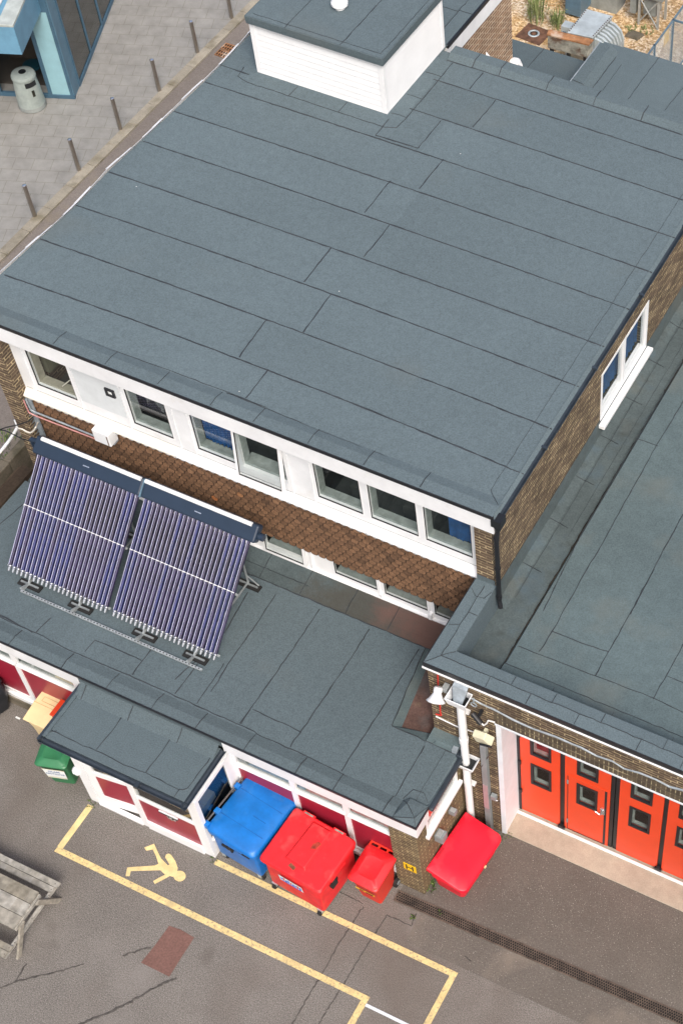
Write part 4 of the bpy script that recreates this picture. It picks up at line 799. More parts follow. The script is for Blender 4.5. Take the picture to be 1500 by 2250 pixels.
# ================================================================== APPLIANCE BAY
BY = thing('appliance_bay', (4, 9, 0), 'fire appliance bay block with dark brick front, parapet and big orange red doors', 'building')
BZ, BT = 4.74, 5.28
YF = 1.75; XL = -.54
g = MB(); g.holed('y', YF, YF + .28, XL, 9.0, 0, 5.08, [(.72, 4.92, -.01, 4.14)]); g.box(XL, YF + .28, 0, XL + .25, 3.6, 5.08); g.box(9.0, YF, 0, 9.2, 18, 5.0)
build(g, 'wall', BRICK, BY)
g = MB(); g.box(.70, YF - .004, 4.145, 5.0, YF, 4.50); build(g, 'soldier_course', SOLDIER, BY)
g = MB(); pts = [P(a, b_, y=YF - .012) for a, b_ in ((1033, 1533), (1060, 1548), (1085, 1558), (1125, 1580), (1170, 1600), (1220, 1618), (1275, 1642), (1310, 1660), (1345, 1672), (1370, 1688), (1405, 1698), (1440, 1712), (1470, 1728), (1500, 1736))]
pts.append(Vector((6.0, YF - .012, pts[-1].z)))
g.strip(pts, .045, .02, up=(0, -1, 0), jit=.004, step=.15); build(g, 'lintel_flashing', LEAD, BY)
g = MB(); g.box(.70, YF - .014, 4.09, 5.0, YF + .1, 4.142); g.box(.72, YF - .012, 0, .82, YF + .02, 4.09); g.box(.72, YF + .02, 0, .80, YF + .62, 4.10); build(g, 'white_jamb', plain('cool_white_paint', (.70, .75, .80), .5, noise=.04), BY, bevel=.004)
# coping
cj = [P(a, b_, y=1.9).x for a, b_ in ((1075, 1483), (1165, 1529), (1270, 1580), (1405, 1640), (1500, 1680))]
g = MB(); ex = [XL - .03] + cj + [6.2, 7.4, 9.2]
for a, b_ in zip(ex, ex[1:]):
    tn = random.uniform(.42, .56); a_ = a if a > XL else -.18
    g.quad((a, 1.71, BT), (b_, 1.71, BT), (b_, 1.93, BT + .015), (a if a > XL else -.36, 1.93, BT + .015), tone=tn); g.quad((a if a > XL else -.36, 1.93, BT + .015), (b_, 1.93, BT + .015), (b_, 2.13, BT), (a_, 2.13, BT), tone=tn - .05)
    g.quad((a_, 2.13, BT), (b_, 2.13, BT), (b_, 2.16, BZ), (a_, 2.16, BZ), tone=.4)
ys = [1.93, 2.75, 3.6]
for a, b_ in ((2.13, 2.9), (2.9, 3.6)):
    tn = random.uniform(.48, .6); aa = 1.93 if a == 2.13 else a
    g.quad((XL - .03, 1.71 if a == 2.13 else a, BT), (-.36, aa, BT + .015), (-.36, b_, BT + .015), (XL - .03, b_, BT), tone=tn); g.quad((-.36, aa, BT + .015), (-.18, a, BT), (-.18, b_, BT), (-.36, b_, BT + .015), tone=tn)
    g.quad((-.18, a, BT), (-.16, a, BZ - .12), (-.16, b_, BZ - .12), (-.18, b_, BT), tone=.3)
g.box(XL - .03, 1.71, BT - .02, 9.2, 2.13, BT - .004); g.box(XL - .03, 2.13, BT - .02, -.2, 3.6, BT - .004)
g.quad((-.55, 3.59, BT + .01), (-.2, 3.59, BT + .01), (-.2, 3.595, 5.42), (-.55, 3.595, 5.42), tone=.25)
cp = build(g, 'parapet_coping', FELT, BY)
g = MB(); g.strip([(XL - .02, 1.72, BT + .003), (-.36, 1.93, BT + .017), (-.19, 2.12, BT + .002)], .014); g.strip([(-.36, 1.93, BT + .018), (9, 1.93, BT + .018)], .014); g.strip([(-.36, 1.93, BT + .018), (-.36, 3.5, BT + .018)], .014)
for x_ in cj: g.strip([(x_, 1.72, BT + .002), (x_, 1.93, BT + .018)], .012); g.strip([(x_ + .38, 1.93, BT + .018), (x_ + .38, 2.12, BT + .003)], .012)
g.strip([(XL, 2.55, BT + .002), (-.36, 2.62, BT + .018)], .012); g.strip([(-.36, 2.9, BT + .018), (-.19, 2.92, BT + .002)], .012); g.strip([(XL, 3.38, BT + .003), (-.4, 3.25, BT + .017), (-.25, 3.28, BT + .01), (-.19, 3.45, BT + .003)], .012)
build(g, 'felt_joint', BITUMEN, cp)
g = MB(); g.box(XL - .045, 1.695, BT - .13, 9.2, 1.75, BT - .004, mi=0); g.box(XL - .05, 1.75, BT - .13, XL, 3.6, BT - .004, mi=0); build(g, 'drip_trim', BLACK, BY, bevel=.006)
g = MB(); g.box(XL - .06, 1.68, BT - .17, 9.2, 1.76, BT - .133); build(g, 'white_trim', WHITE, BY, bevel=.005)
# roof: channel beside the tall wall, then the main sheets
g = MB(); g.quad((-.2, 2.15, BZ - .1), (.47, 2.15, BZ - .06), (.47, 18, BZ - .06), (-.2, 18, BZ - .1), tone=.5); g.quad((-.215, 3.6, 5.12), (-.19, 3.6, BZ - .02), (-.19, 14, BZ - .02), (-.215, 14, 5.12), tone=.4); g.quad((-.19, 3.6, BZ - .02), (-.02, 3.6, BZ - .09), (-.02, 14, BZ - .09), (-.19, 14, BZ - .02), tone=.4)
ch = build(g, 'roof_channel', CHAN, BY)
g = MB(); jy = [4.6, 5.7, 6.8, 7.9, 9.0, 10.1, 11.2]
for y_ in jy: g.strip([(-.18, y_, BZ - .015), (-.02, y_ + .02, BZ - .085), (.2, y_ - .02, BZ - .072)], .012)
g.strip([(.02, 3.9, BZ - .083), (.02, 12, BZ - .083)], .008, .003); g.strip([(.28, 5.5, BZ - .07), (.28, 12, BZ - .07)], .006, .003)
build(g, 'felt_joint', BITUMEN, ch)
g = MB(); xs = [.52, .95, 2.0, 3.05, 4.1, 5.15, 6.2, 7.3, 9.0]
g.quad((.47, 2.15, BZ - .06), (.52, 2.15, BZ + .03), (.52, 18, BZ + .03), (.47, 18, BZ - .06), tone=.3)
for a, b_ in zip(xs, xs[1:]):
    yb_ = 2.95 + random.uniform(-.05, .05); g.quad((a, 2.55, BZ + .03), (b_, 2.55, BZ + .03), (b_, 2.95, BZ + .03), (a, 2.95, BZ + .03), tone=random.uniform(.44, .54)); g.quad((a, 2.95, BZ + .03), (b_, 2.95, BZ + .03), (b_, 18, BZ + .03), (a, 18, BZ + .03), tone=random.uniform(.44, .56))
g.quad((.5, 2.15, BZ + .1), (9, 2.15, BZ + .1), (9, 2.55, BZ + .03), (.5, 2.55, BZ + .03), tone=.36)
br_ = build(g, 'roof', FELTOLD, BY)
g = MB(); z = BZ + .032; f7 = lambda L: [(880 + a / 2.419, 1250 + b_ / 2.419) for a, b_ in L]; f2 = lambda L: [(1000 + a / 2.5, 450 + b_ / 2.5) for a, b_ in L]
seams(g, [f7([(625, 410), (850, 500), (1035, 570), (1350, 690), (1500, 765)]), f7([(800, 330), (950, 390), (1100, 440)]), f7([(1030, 570), (1100, 445), (1220, 230), (1345, 0)]), f7([(1340, 692), (1415, 560), (1500, 400)]), f7([(1415, 570), (1500, 605)]),
          f7([(735, 440), (805, 330), (900, 160), (990, 0)]) + f2([(810, 1850), (1110, 1310), (1250, 1080)]), f2([(960, 2250), (1150, 1880), (1250, 1700)]), f2([(1000, 1285), (1110, 1325)]), f2([(480, 2230), (700, 1790), (940, 1380), (1250, 850)])], z, .016)
for q in f7([(810, 640), (1130, 760), (1450, 890)]): p = P(*q, z=z); g.strip([(p.x, 2.5, z), (p.x + .01, 2.18, BZ + .1)], .012)
g.strip([(.5, 2.55, z), (9, 2.55, z)], .012)
build(g, 'felt_joint', BITUMEN, br_)
g = MB(); g.strip([(.485, 2.2, BZ - .045), (.48, 6, BZ - .045), (.485, 17, BZ - .045)], .05, .01, jit=.004, step=.1); build(g, 'silted_groove', GROOVE, br_)
# big folding doors
YD = 2.32
leafs = [(.86, 1.66, 0), (1.76, 2.66, 1), (2.84, 3.68, 0), (3.77, 4.6, 0), (4.7, 5.5, 0)]
for i, (a, b_, wk) in enumerate(leafs):
    g = MB(); w0 = (a + b_) / 2 - .195 + (.0 if wk else (.02 if i == 0 else 0)); w1 = w0 + .39; hl = [(w0, w1, 1.31, 2.06), (w0, w1, 2.42, 3.17)]
    g.holed('y', YD, YD + .06, a, b_, .06 if not wk else .06, 4.2, hl); lf_ = build(g, 'door_leaf', REDDOOR, BY, bevel=.004)
    for h in hl:
        g = MB(); g.holed('y', YD - .012, YD + .03, h[0] - .015, h[1] + .015, h[2] - .015, h[3] + .015, [(h[0] + .035, h[1] - .035, h[2] + .045, h[3] - .045)]); wf = build(g, 'window_frame', BLACK, lf_, bevel=.008)
        g = MB(); g.quad((h[0], YD + .02, h[2]), (h[1], YD + .02, h[2]), (h[1], YD + .02, h[3]), (h[0], YD + .02, h[3])); build(g, 'pane', GLASS, lf_)
        g = MB(); g.box(h[0] + .0, YD + .065, h[2] + .0, h[1] - .0, YD + .12, h[2] + .055); g.box(h[0] + .0, YD + .065, h[2] + .056, h[0] + .055, YD + .12, h[3] - .0); build(g, 'inner_rebate', BOARD, lf_)
    if wk:
        g = MB(); g.box(a + .04, YD - .012, 2.23, b_ + .0, YD - .001, 2.26); build(g, 'wicket_drip_strip', REDDOOR, lf_)
        g = MB(); g.box(a + .055, YD - .004, .1, a + .068, YD - .001, 2.2, mi=0); g.box(b_ - .10, YD - .004, .1, b_ - .055, YD - .001, 2.22, mi=0); g.box(a + .06, YD - .004, .075, b_ - .06, YD - .001, .10, mi=0)
        for zz in (.35, 1.9): g.box(a + .045, YD - .012, zz, a + .075, YD - .001, zz + .14, mi=1)
        build(g, 'wicket_gap', [BLACK, GREYPL], lf_)
        c = P(1323, 1783, y=YD); g = MB(); g.box(c.x - .035, YD - .02, c.z - .09, c.x + .045, YD - .001, c.z + .13); g.tube([(c.x + .0, YD - .05, c.z - .02), (c.x - .03, YD - .06, c.z - .05), (c.x - .13, YD - .05, c.z - .02)], .012); g.lathe((c.x + .0, YD - .02, c.z + .06), [(.025, 0), (.02, .02)], 10, axis=(0, -1, 0)); build(g, 'handle', CHROME, lf_)
g = MB(); g.box(.80, YD - .01, .05, .855, YD + .08, 4.2)
for a, b_ in ((1.665, 1.755), (2.665, 2.74), (2.76, 2.835), (3.685, 3.765), (4.605, 4.695)): g.box(a, YD + .012, .05, b_, YD + .05, 4.2)
for x_ in (1.71, 3.72): g.box(x_ - .07, YD - .05, .05, x_ + .07, YD - .002, .13); g.box(x_ - .03, YD - .07, .1, x_ + .03, YD - .003, .2)
for zz in (.8, 1.9, 2.9): g.lathe((.855, YD - .02, zz), [(.03, 0), (.03, .12)], 10)
build(g, 'door_seal', BLACK, BY, bevel=.004)
g = MB(); g.box(.80, YD - .10, .015, 5.6, YD - .045, .045); build(g, 'floor_rail', WHITE, BY, bevel=.004)
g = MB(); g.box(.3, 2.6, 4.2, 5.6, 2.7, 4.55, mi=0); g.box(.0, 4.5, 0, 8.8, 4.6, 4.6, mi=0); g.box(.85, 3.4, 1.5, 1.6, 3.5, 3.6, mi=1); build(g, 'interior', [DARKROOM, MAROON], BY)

# ---- fittings on the bay's brick face
def pz(px, py, y): return P(px, py, y=y)
t = thing('rainwater_pipe', (.16, 1.6, 0), 'white rainwater downpipe with an open hopper head at the corner of the brick bay', 'pipe')
a = pz(978, 1533, 1.50); b_ = pz(1022, 1549, 1.50)
hx0, hx1, hz = a.x, b_.x, (a.z + b_.z) / 2
def hopper(x0, x1, y0, y1, zb, zt, par, name):
    m_ = MB(); w_ = .02; s_ = .05
    o = [(x0, y0, zt), (x1, y0, zt), (x1, y1, zt), (x0, y1, zt)]; o2 = [(x0 + s_, y0 + s_ * .6, zb), (x1 - s_, y0 + s_ * .6, zb), (x1 - s_, y1, zb), (x0 + s_, y1, zb)]
    i1 = [(x0 + w_, y0 + w_, zt), (x1 - w_, y0 + w_, zt), (x1 - w_, y1 - w_, zt), (x0 + w_, y1 - w_, zt)]; i2 = [(x0 + s_ + w_, y0 + s_ * .6 + w_, zb + .02), (x1 - s_ - w_, y0 + s_ * .6 + w_, zb + .02), (x1 - s_ - w_, y1 - w_, zb + .02), (x0 + s_ + w_, y1 - w_, zb + .02)]
    m_.add(o + o2 + i1 + i2, [(4 + i, 4 + (i + 1) % 4, (i + 1) % 4, i) for i in range(4)] + [(i, (i + 1) % 4, 8 + (i + 1) % 4, 8 + i) for i in range(4)] + [(8 + i, 8 + (i + 1) % 4, 12 + (i + 1) % 4, 12 + i) for i in range(4)] + [(7, 6, 5, 4)])
    m_.add(i2, [(0, 1, 2, 3)], mi=1); return build(m_, name, [WHITEW, DARKROOM], par)
hopper(hx0, hx1 + .02, 1.45, 1.735, hz - .16, hz + .02, t, 'hopper_head')
cx = (hx0 + hx1) / 2 + .03
g = MB(); g.tube([(cx, 1.60, hz - .16), (cx, 1.60, 3.35)], .075, 16); g.tube([(cx, 1.60, 3.38), (cx, 1.60, .02)], .072, 16); g.lathe((cx, 1.60, 3.3), [(.084, 0), (.084, .14)], 16)
for zz in (4.2, 1.6): g.box(cx - .1, 1.66, zz, cx + .1, 1.745, zz + .05)
build(g, 'pipe', WHITE, t, bevel=0)
a = pz(1000, 1673, 1.50); b_ = pz(1035, 1690, 1.50)
hopper(a.x - .02, b_.x + .06, 1.44, 1.735, (a.z + b_.z) / 2 - .10, (a.z + b_.z) / 2 + .03, t, 'lower_hopper')
g = MB(); p = pz(1008, 1520, 1.6)
v = []; prof = []
g.tub([(p.x - .08, 1.50, hz - .1), (p.x + .08, 1.50, hz - .1), (p.x + .06, 1.72, hz - .1), (p.x - .06, 1.72, hz - .1)], [(p.x - .14, 1.62, hz + .26), (p.x + .14, 1.62, hz + .26), (p.x + .13, 1.745, hz + .3), (p.x - .13, 1.745, hz + .3)]); build(g, 'lead_spout', LEAD, t, bevel=.01)
# horn
t = thing('horn_speaker', (-.4, 1.62, 4.3), 'white horn loudspeaker on the brick corner left of the hopper', 'speaker')
p0 = pz(963, 1509, 1.60); p1 = pz(957, 1541, 1.42)
g = MB(); ax = (p1 - p0); L_ = ax.length; g.lathe(p0, [(.055, 0), (.075, .02), (.075, .09 * 1), (.05, .10), (.06, L_ * .35), (.085, L_ * .55), (.13, L_ * .85), (.165, L_), (.15, L_ + .01), (.07, L_ * .6)], 24, axis=ax); build(g, 'horn', WHITE, t, smooth=False)
g = MB(); g.box(p0.x + .04, 1.6, p0.z - .12, p0.x + .14, 1.745, p0.z - .04); build(g, 'bracket', GALV, t)
g = MB(); g.tube([pz(*q, 1.735) for q in ((943, 1466), (957, 1470), (961, 1480), (962, 1506))], .012); g.tube([pz(*q, 1.735) for q in ((966, 1548), (967, 1566), (969, 1572), (957, 1569))], .012); build(g, 'red_cable', REDCABLE, t)
t = thing('white_conduit', (.0, 1.73, 3.1), 'thin white conduit along the brick behind the white pipe', 'cable')
g = MB(); g.tube([pz(957, 1574, 1.735), pz(1003, 1596, 1.735), pz(1042, 1609, 1.735)], .013); build(g, 'conduit', WHITE, t)
# floodlight on grey trunking
t = thing('security_floodlight', (.55, 1.62, 3.5), 'yellowed white security floodlight at the top of the grey trunking', 'lamp')
c = pz(1059, 1620, 1.58); X = Matrix.Translation(c) @ Matrix.Rotation(R(-18), 4, 'Y') @ Matrix.Rotation(R(25), 4, 'X')
g = MB(X); g.tub([(-.17, -.09, -.12), (.15, -.12, -.14), (.19, .06, -.10), (-.15, .08, -.10)], [(-.14, -.03, .13), (.10, -.05, .10), (.13, .08, .12), (-.12, .10, .14)]); build(g, 'housing', BEIGE, t, bevel=.02)
g = MB(X); g.box(-.05, -.135, -.12, .17, -.10, -.05); build(g, 'sensor', BLACK, t, bevel=.01)
g = MB(); g.box(c.x - .03, c.y, c.z - .05, c.x + .03, 1.745, c.z + .05); build(g, 'bracket', BEIGE, t)
t = thing('cable_trunking', (.6, 1.7, 0), 'vertical grey square trunking on the brick between pipe and white jamb', 'trunking')
a = pz(1060, 1640, 1.66); g = MB(); g.box(a.x - .055, 1.64, .02, a.x + .055, 1.742, a.z); build(g, 'trunking', GREYPL, t, bevel=.006); g = MB(); g.box(a.x - .05, 1.632, 1.0, a.x + .05, 1.64, 1.9); build(g, 'pink_faded_cover', plain('pinkish_plate', (.36, .26, .28), .5), t)
g = MB(); g.tube([pz(1078, 1655, 1.66), pz(1068, 1668, 1.66), pz(1057, 1685, 1.64)], .008); build(g, 'loose_wire', BLACK, t)
t = thing('cctv_camera', (.5, 1.6, 4.1), 'small black camera on the brick above the yellowed floodlight', 'camera')
c = pz(1053, 1578, 1.60); g = MB(); g.tube([c + Vector((-.13, 0, .07)), c + Vector((.06, -.06, -.05))], .05, 12); g.box(c.x - .05, c.y, c.z - .02, c.x, 1.745, c.z + .05); build(g, 'body', BLACK, t)
g = MB(); g.tube([pz(*q, 1.70) for q in ((1056, 1588), (1062, 1594), (1068, 1590), (1072, 1583), (1086, 1587))], .014); build(g, 'cable', WHITE, t)
t = thing('cable_clip_ring', (.45, 1.7, 4.5), 'small round pale ring fitting under the wavy lead line on the brick', 'bracket')
c = pz(1040, 1548, 1.72); g = MB()
for i in range(12): a = 2 * math.pi * i / 12; b2 = 2 * math.pi * (i + 1) / 12; g.cyl((c.x + .055 * math.cos(a), 1.72, c.z + .055 * math.sin(a)), (c.x + .055 * math.cos(b2), 1.72, c.z + .055 * math.sin(b2)), .012, n=6)
g.box(c.x - .01, 1.715, c.z + .05, c.x + .01, 1.745, c.z + .18); build(g, 'ring', LEAD, t)
t = thing('switch_box', (.66, 1.7, 1.6), 'little grey switch box with white cable beside the tall white jamb', 'box')
c = pz(1084, 1751, 1.70); g = MB(); g.box(c.x - .055, 1.66, c.z - .07, c.x + .055, 1.745, c.z + .07); build(g, 'housing', GREYPL, t, bevel=.008); g = MB(); g.tube([(c.x, 1.70, c.z - .07), (c.x + .02, 1.70, c.z - .13), (c.x + .07, 1.72, c.z - .12)], .01); build(g, 'cable', WHITE, t)

# ================================================================== REAR ROOFS
t = thing('rear_annex', (-7.6, 17, 0), 'low dark flat-roofed rear annex between the orange brick wall and the taller roof', 'building')
g = MB(); g.quad((-6.69, 14.05, 3.45), (-5.9, 14.05, 3.45), (-5.9, 19.6, 3.45), (-6.69, 19.6, 3.45), tone=.2); g.quad((-9.5, 17.2, 3.45), (-6.69, 17.2, 3.45), (-6.69, 19.6, 3.45), (-9.5, 19.6, 3.45), tone=.25); g.box(-9.5, 17.25, 3.2, -5.9, 19.58, 3.44, tone=.2)
rr = build(g, 'roof', FELT, t); g = MB(); seams(g, [[(1194, 106), (1155, 152)]], 3.452, .016); build(g, 'felt_joint', BITUMEN, rr)
g = MB(); g.box(-9.4, 17.2, 0, -5.9, 19.5, 3.2); build(g, 'wall', BRICK, t)
t = thing('rear_store', (-2, 17, 0), 'taller flat felt-roofed rear store with a raised left edge beside the transformer yard', 'building')
SZ = 4.0; xl = P(1250, 185, z=SZ + .1).x; yb_ = P(1312, 93, z=SZ + .1).y; yk = P(1400, 112, z=SZ).y
g = MB(); xs = [xl + .55, P(1130 + 130, 180, z=SZ).x + .9, P(1240, 0, z=SZ).x]; cuts = [xl + .5] + [P(a, b_, z=SZ).x for a, b_ in ((1400, 160), (1480, 210))] + [-.5, .7, 1.9, 3.0]
cuts = sorted(cuts)
for a, b_ in zip(cuts, cuts[1:]): g.quad((a, 13.9, SZ), (b_, 13.9, SZ), (b_, yk, SZ), (a, yk, SZ), tone=random.uniform(.42, .56))
g.quad((xl, 13.9, SZ + .13), (xl + .28, 13.9, SZ + .13), (xl + .28, yb_, SZ + .13), (xl, yb_, SZ + .13), tone=.36); g.quad((xl + .28, 13.9, SZ + .13), (xl + .5, 13.9, SZ), (xl + .5, yb_, SZ), (xl + .28, yb_, SZ + .13), tone=.3)
g.box(xl, 13.95, SZ - .25, 3.0, yk - .01, SZ - .01)
rr = build(g, 'roof', FELT, t); g = MB()
seams(g, [[(1447, 125), (1378, 219)], [(1500, 192), (1456, 246)]], SZ + .002, .014); g.strip([(xl + .5, 14, SZ + .003), (xl + .5, yb_ - .2, SZ + .003)], .018); m_ = (14 + yb_) / 2 + 1.2; g.strip([(xl, m_, SZ + .133), (xl + .28, m_ - .03, SZ + .133), (xl + .5, m_ - .1, SZ + .003)], .014); g.strip([(xl + .75, 14, SZ + .003), (xl + .75, yb_ - .4, SZ + .003)], .007)
build(g, 'felt_joint', BITUMEN, rr)
g = MB(); g.box(xl - .02, 13.9, SZ + .09, xl, yb_, SZ + .145); build(g, 'edge_trim', LEAD, t)
g = MB(); g.box(xl + .02, 14, 0, 3.0, yk - .05, SZ - .25); build(g, 'wall', BRICK, t)
t = thing('wall_vent', (-6.6, 17.1, 4.7), 'white rounded vent cowl at the corner of the orange brick wall', 'vent')
c = P(1141, 141, y=17.15); g = MB(); g.lathe((c.x - .15, 17.05, c.z - .02), [(.14, 0), (.2, .04), (.2, .12), (.12, .22)], 16, axis=(1, -.2, .2)); build(g, 'cowl', WHITE, t)
c = P(1068, 123, x=-6.69); t = thing('wall_flue', (-6.66, c.y, c.z - .2), 'small pointed white flue cover on the orange brick wall behind the roof kerb', 'vent')
g = MB(); g.add([(-6.69, c.y - .16, c.z - .18), (-6.69, c.y + .12, c.z - .18), (-6.69, c.y + .0, c.z + .12), (-6.5, c.y - .1, c.z - .22), (-6.5, c.y + .1, c.z - .22)], [(0, 1, 2), (0, 2, 3), (2, 4, 3), (1, 4, 2), (0, 3, 4, 1)]); build(g, 'cover', WHITE, t)

# ================================================================== GLAZED BUILDING ON THE LEFT
XB = Matrix.Translation((-19.62, 16.07, .05)) @ Matrix(((-.926, -.376, 0, 0), (-.376, .926, 0, 0), (0, 0, 1, 0), (0, 0, 0, 1)))   # local x: along the front leftwards, y: into depth
# local frame is left-handed in x; keep face order safe by double checking normals in Cycles (two sided)
GB = thing('glazed_building', (-21, 19, 0), 'blue framed glazed building with sky blue canopy and white roof at the upper left', 'building')
def gb(name, mat, boxes, par=GB, **k):
    m_ = MB(XB)
    for b in boxes: m_.box(*b)
    return build(m_, name, mat, par, **k)
gb('corner_post', GLBLUE2 if False else plain('steel_blue_post', (.10, .20, .28), .5), [(-.02, .02, 0, .06, .52, 3.6)], bevel=.01)
gb('pale_panel', GLBLUE, [(.07, .0, .12, .56, .05, 2.74)])
gb('frame', GLNAVY, [(-.04, -.03, 0, 2.6, .06, .12), (.0, -.02, .12, .07, .05, 3.6), (.56, -.03, .12, .66, .06, 3.6), (.07, -.01, 2.74, .56, .05, 3.6), (1.95, -.03, .12, 2.05, .06, 3.6),
   (-.05, .52, 0, .03, 9.0, .13), (-.05, .52, .13, .02, .58, 3.6), (-.05, 1.86, .13, .02, 1.93, 3.6), (-.05, 3.13, .13, .02, 3.2, 3.6), (-.05, 4.4, .13, .02, 4.47, 3.6), (-.05, 5.7, .13, .02, 5.77, 3.6), (-.05, .5, 3.5, .02, 9, 3.62)], bevel=.006)
gb('glazing', GLASSD, [(-.02, .58, .13, -.01, 9.0, 3.5), (2.05, .0, .12, 6, .01, 2.8)])
gb('interior', plain('dim_interior', (.07, .06, .05), .9), [(.3, .5, .0, 7, 9, .03), (1.2, 3.4, 0, 1.3, 9, 3.5), (.66, 1.6, 0, 2.2, 1.7, 2.8)])
gb('canopy', GLBLUE2, [(.18, -1.83, 2.78, 9, 9, 3.58)], bevel=.01)
rf = gb('roof', WROOF, [(.75, -1.35, 3.60, 9, 9, 3.63)]); gb('roof_edge', plain('grey_green_edge', (.42, .46, .44), .6, noise=.12), [(.18, -1.83, 3.582, .60, 9, 3.66), (.60, -1.83, 3.582, 9, -1.45, 3.66)], bevel=.02)
gb('yellow_threshold', SIGNY, [(2.05, -.2, .0, 4.5, -.08, .03)]); gb('roof_slab', GLNAVY, [(-.04, .02, 3.62, .17, 9, 3.70)])
t = thing('office_chair_seat', (-20.4, 16.6, 0), 'dark round seat just inside the open doorway of the glazed building', 'chair')
m_ = MB(XB); m_.lathe((1.15, .55, .55), [(.2, 0), (.26, .04), (.24, .1)], 16); m_.cyl((1.15, .55, 0), (1.15, .55, .55), .04); build(m_, 'seat', plain('dark_teal', (.01, .05, .07), .3), t)
# litter bin
LB = thing('litter_bin', (-20.6, 15.28, .05), 'pale grey-green round litter bin with a domed top beside the glazed doorway', 'bin')
bc = P(68, 236, z=.05); bx, by = bc.x + .0, bc.y + .1
g = MB(); g.lathe((bx, by, .17), [(.36, 0), (.36, .02), (.335, .5), (.30, .84)], 28); build(g, 'body', LITTER, LB, smooth=False)
g = MB(); g.lathe((bx, by, .05), [(.35, 0), (.37, .02), (.365, .13)], 28); build(g, 'plinth', GREYEQ, LB)
g = MB(); g.lathe((bx, by, 1.0), [(.32, 0), (.325, .05), (.30, .11), (.20, .15), (.12, .155)], 28); hd = build(g, 'hood', LITTER, LB); g = MB(); g.lathe((bx, by, 1.15), [(.10, 0), (.10, .012)], 16); build(g, 'ashtray', BLACK, hd)
def wrap(a0, a1, z0, z1, r0, name, mat):
    m_ = MB(); v = []; n = 8
    for i in range(n + 1): a = a0 + (a1 - a0) * i / n; v += [(bx + r0 * math.cos(a), by + r0 * math.sin(a), z0), (bx + r0 * math.cos(a), by + r0 * math.sin(a), z1)]
    m_.add(v, [(2 * i, 2 * i + 2, 2 * i + 3, 2 * i + 1) for i in range(n)]); build(m_, name, mat, LB)
wrap(R(-50), R(5), .84, .99, .338, 'opening', BLACK); wrap(R(-30), R(-18), .55, .75, .358, 'emblem', TXTBLK)
# bollards
B0 = thing('bollard', (0, 0, .05), '', 'bollard', 'stainless bollards along the paving edge')
g = MB(); g.lathe((0, 0, .05), [(.055, 0), (.055, 1.0), (.05, 1.02), (.03, 1.03)], 20); build(g, 'post', STEEL, B0); ORG
for pt_ in B0.children: pt_.location = (0, 0, 0)
g = MB(); g.lathe((0, 0, 1.062), [(.05, 0), (.052, .012), (.03, .022)], 20); build(g, 'cap', CHROME, B0)
labs = ['nearest steel bollard, lowest of the row at the left edge of the photo', 'second steel bollard up from the left end of the row', 'third steel bollard in the row, beside the middle of the kerb', 'fourth steel bollard, right of the litter bin along the kerb',
        'fifth steel bollard, closest to the rusty gully grating', 'farthest steel bollard, cut by the top edge of the photo']
for i, (a, b_) in enumerate(((77, 475), (174, 374), (265, 284), (350, 199), (434, 115), (509, 39))):
    p = P(a, b_, z=.05); loc = (p.x, p.y, .05)
    if i == 0: B0.location = loc; B0['label'] = labs[0]
    else: copy_tree(B0, loc, labs[i])

# ================================================================== SOLAR TUBE COLLECTOR
SCN = thing('solar_collector', (-7.2, 2.1, 2.8), 'tilted evacuated tube solar collector of two tube banks standing on the low wing roof', 'solar panel')
yb0, zb0, yt0, zt0 = 1.29, 2.98, 2.98, 4.68
def along(t): return yb0 + (yt0 - yb0) * t, zb0 + (zt0 - zb0) * t
tm = p_ = P(47, 1122, x=-9.47); tmid = (tm.z - zb0) / (zt0 - zb0)
tubes = []
for x0, x1 in ((-9.47, -7.27), (-7.08, -4.87)):
    for i in range(24): tubes.append(x0 + (x1 - x0) * i / 23)
proto = None
for k, x in enumerate(tubes):
    if proto is None or k == 1:
        g = MB(); a = along(.03); b_ = along(1.0); g.cyl((x, a[0], a[1]), (x, b_[0], b_[1]), .0365, n=20, cap=False); tb = build(g, 'glass_tube', TUBEM if proto is None else TUBEB, SCN, smooth=True); protoB = tb
        g = MB(); a = along(-.005); b_ = along(.035); g.cyl((x, a[0], a[1]), (x, b_[0], b_[1]), .026, .036, n=10); c = along(.045); g.cyl((x, b_[0], b_[1]), (x, c[0], c[1]), .039, n=12); build(g, 'end_cap', CHROME, tb)
        g = MB(); a = along(.05); b_ = along(.985); o_ = Vector((-.014, -.0255, .0255)); g.cyl(Vector((x, a[0], a[1])) + o_, Vector((x, b_[0], b_[1])) + o_, .0055, n=6); build(g, 'highlight_line', TUBEGLINT, tb)  # sky highlight along the glass, put in as a thin pale rod
        if proto is None: proto = tb; xa = x
        else: xb = x
    else:
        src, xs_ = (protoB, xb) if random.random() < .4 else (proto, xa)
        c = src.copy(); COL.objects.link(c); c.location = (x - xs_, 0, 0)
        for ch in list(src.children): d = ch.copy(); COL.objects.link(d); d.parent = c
g = MB(); d = Vector((0, yt0 - yb0, zt0 - zb0)).normalized(); nrm = Vector((0, -d.z, d.y))
yc, zc = along(tmid)
for x in tubes: p = Vector((x, yc, zc)) + nrm * .044; g.box(p.x - .026, p.y - .007, p.z - .007, p.x + .026, p.y + .007, p.z + .007)
p = Vector((0, yc, zc)) + nrm * .040; g.box(tubes[0] - .03, p.y - .004, p.z - .004, tubes[23] + .03, p.y + .004, p.z + .004); g.box(tubes[24] - .03, p.y - .004, p.z - .004, tubes[-1] + .03, p.y + .004, p.z + .004)
build(g, 'tube_clip_strip', WHITE, SCN)
g = MB()
for x0, x1 in ((-9.55, -7.2), (-7.12, -4.8)):
    for t_ in (.05, tmid): yq, zq = along(t_); g.box(x0, yq - .02, zq - .075, x1, yq + .02, zq - .05)
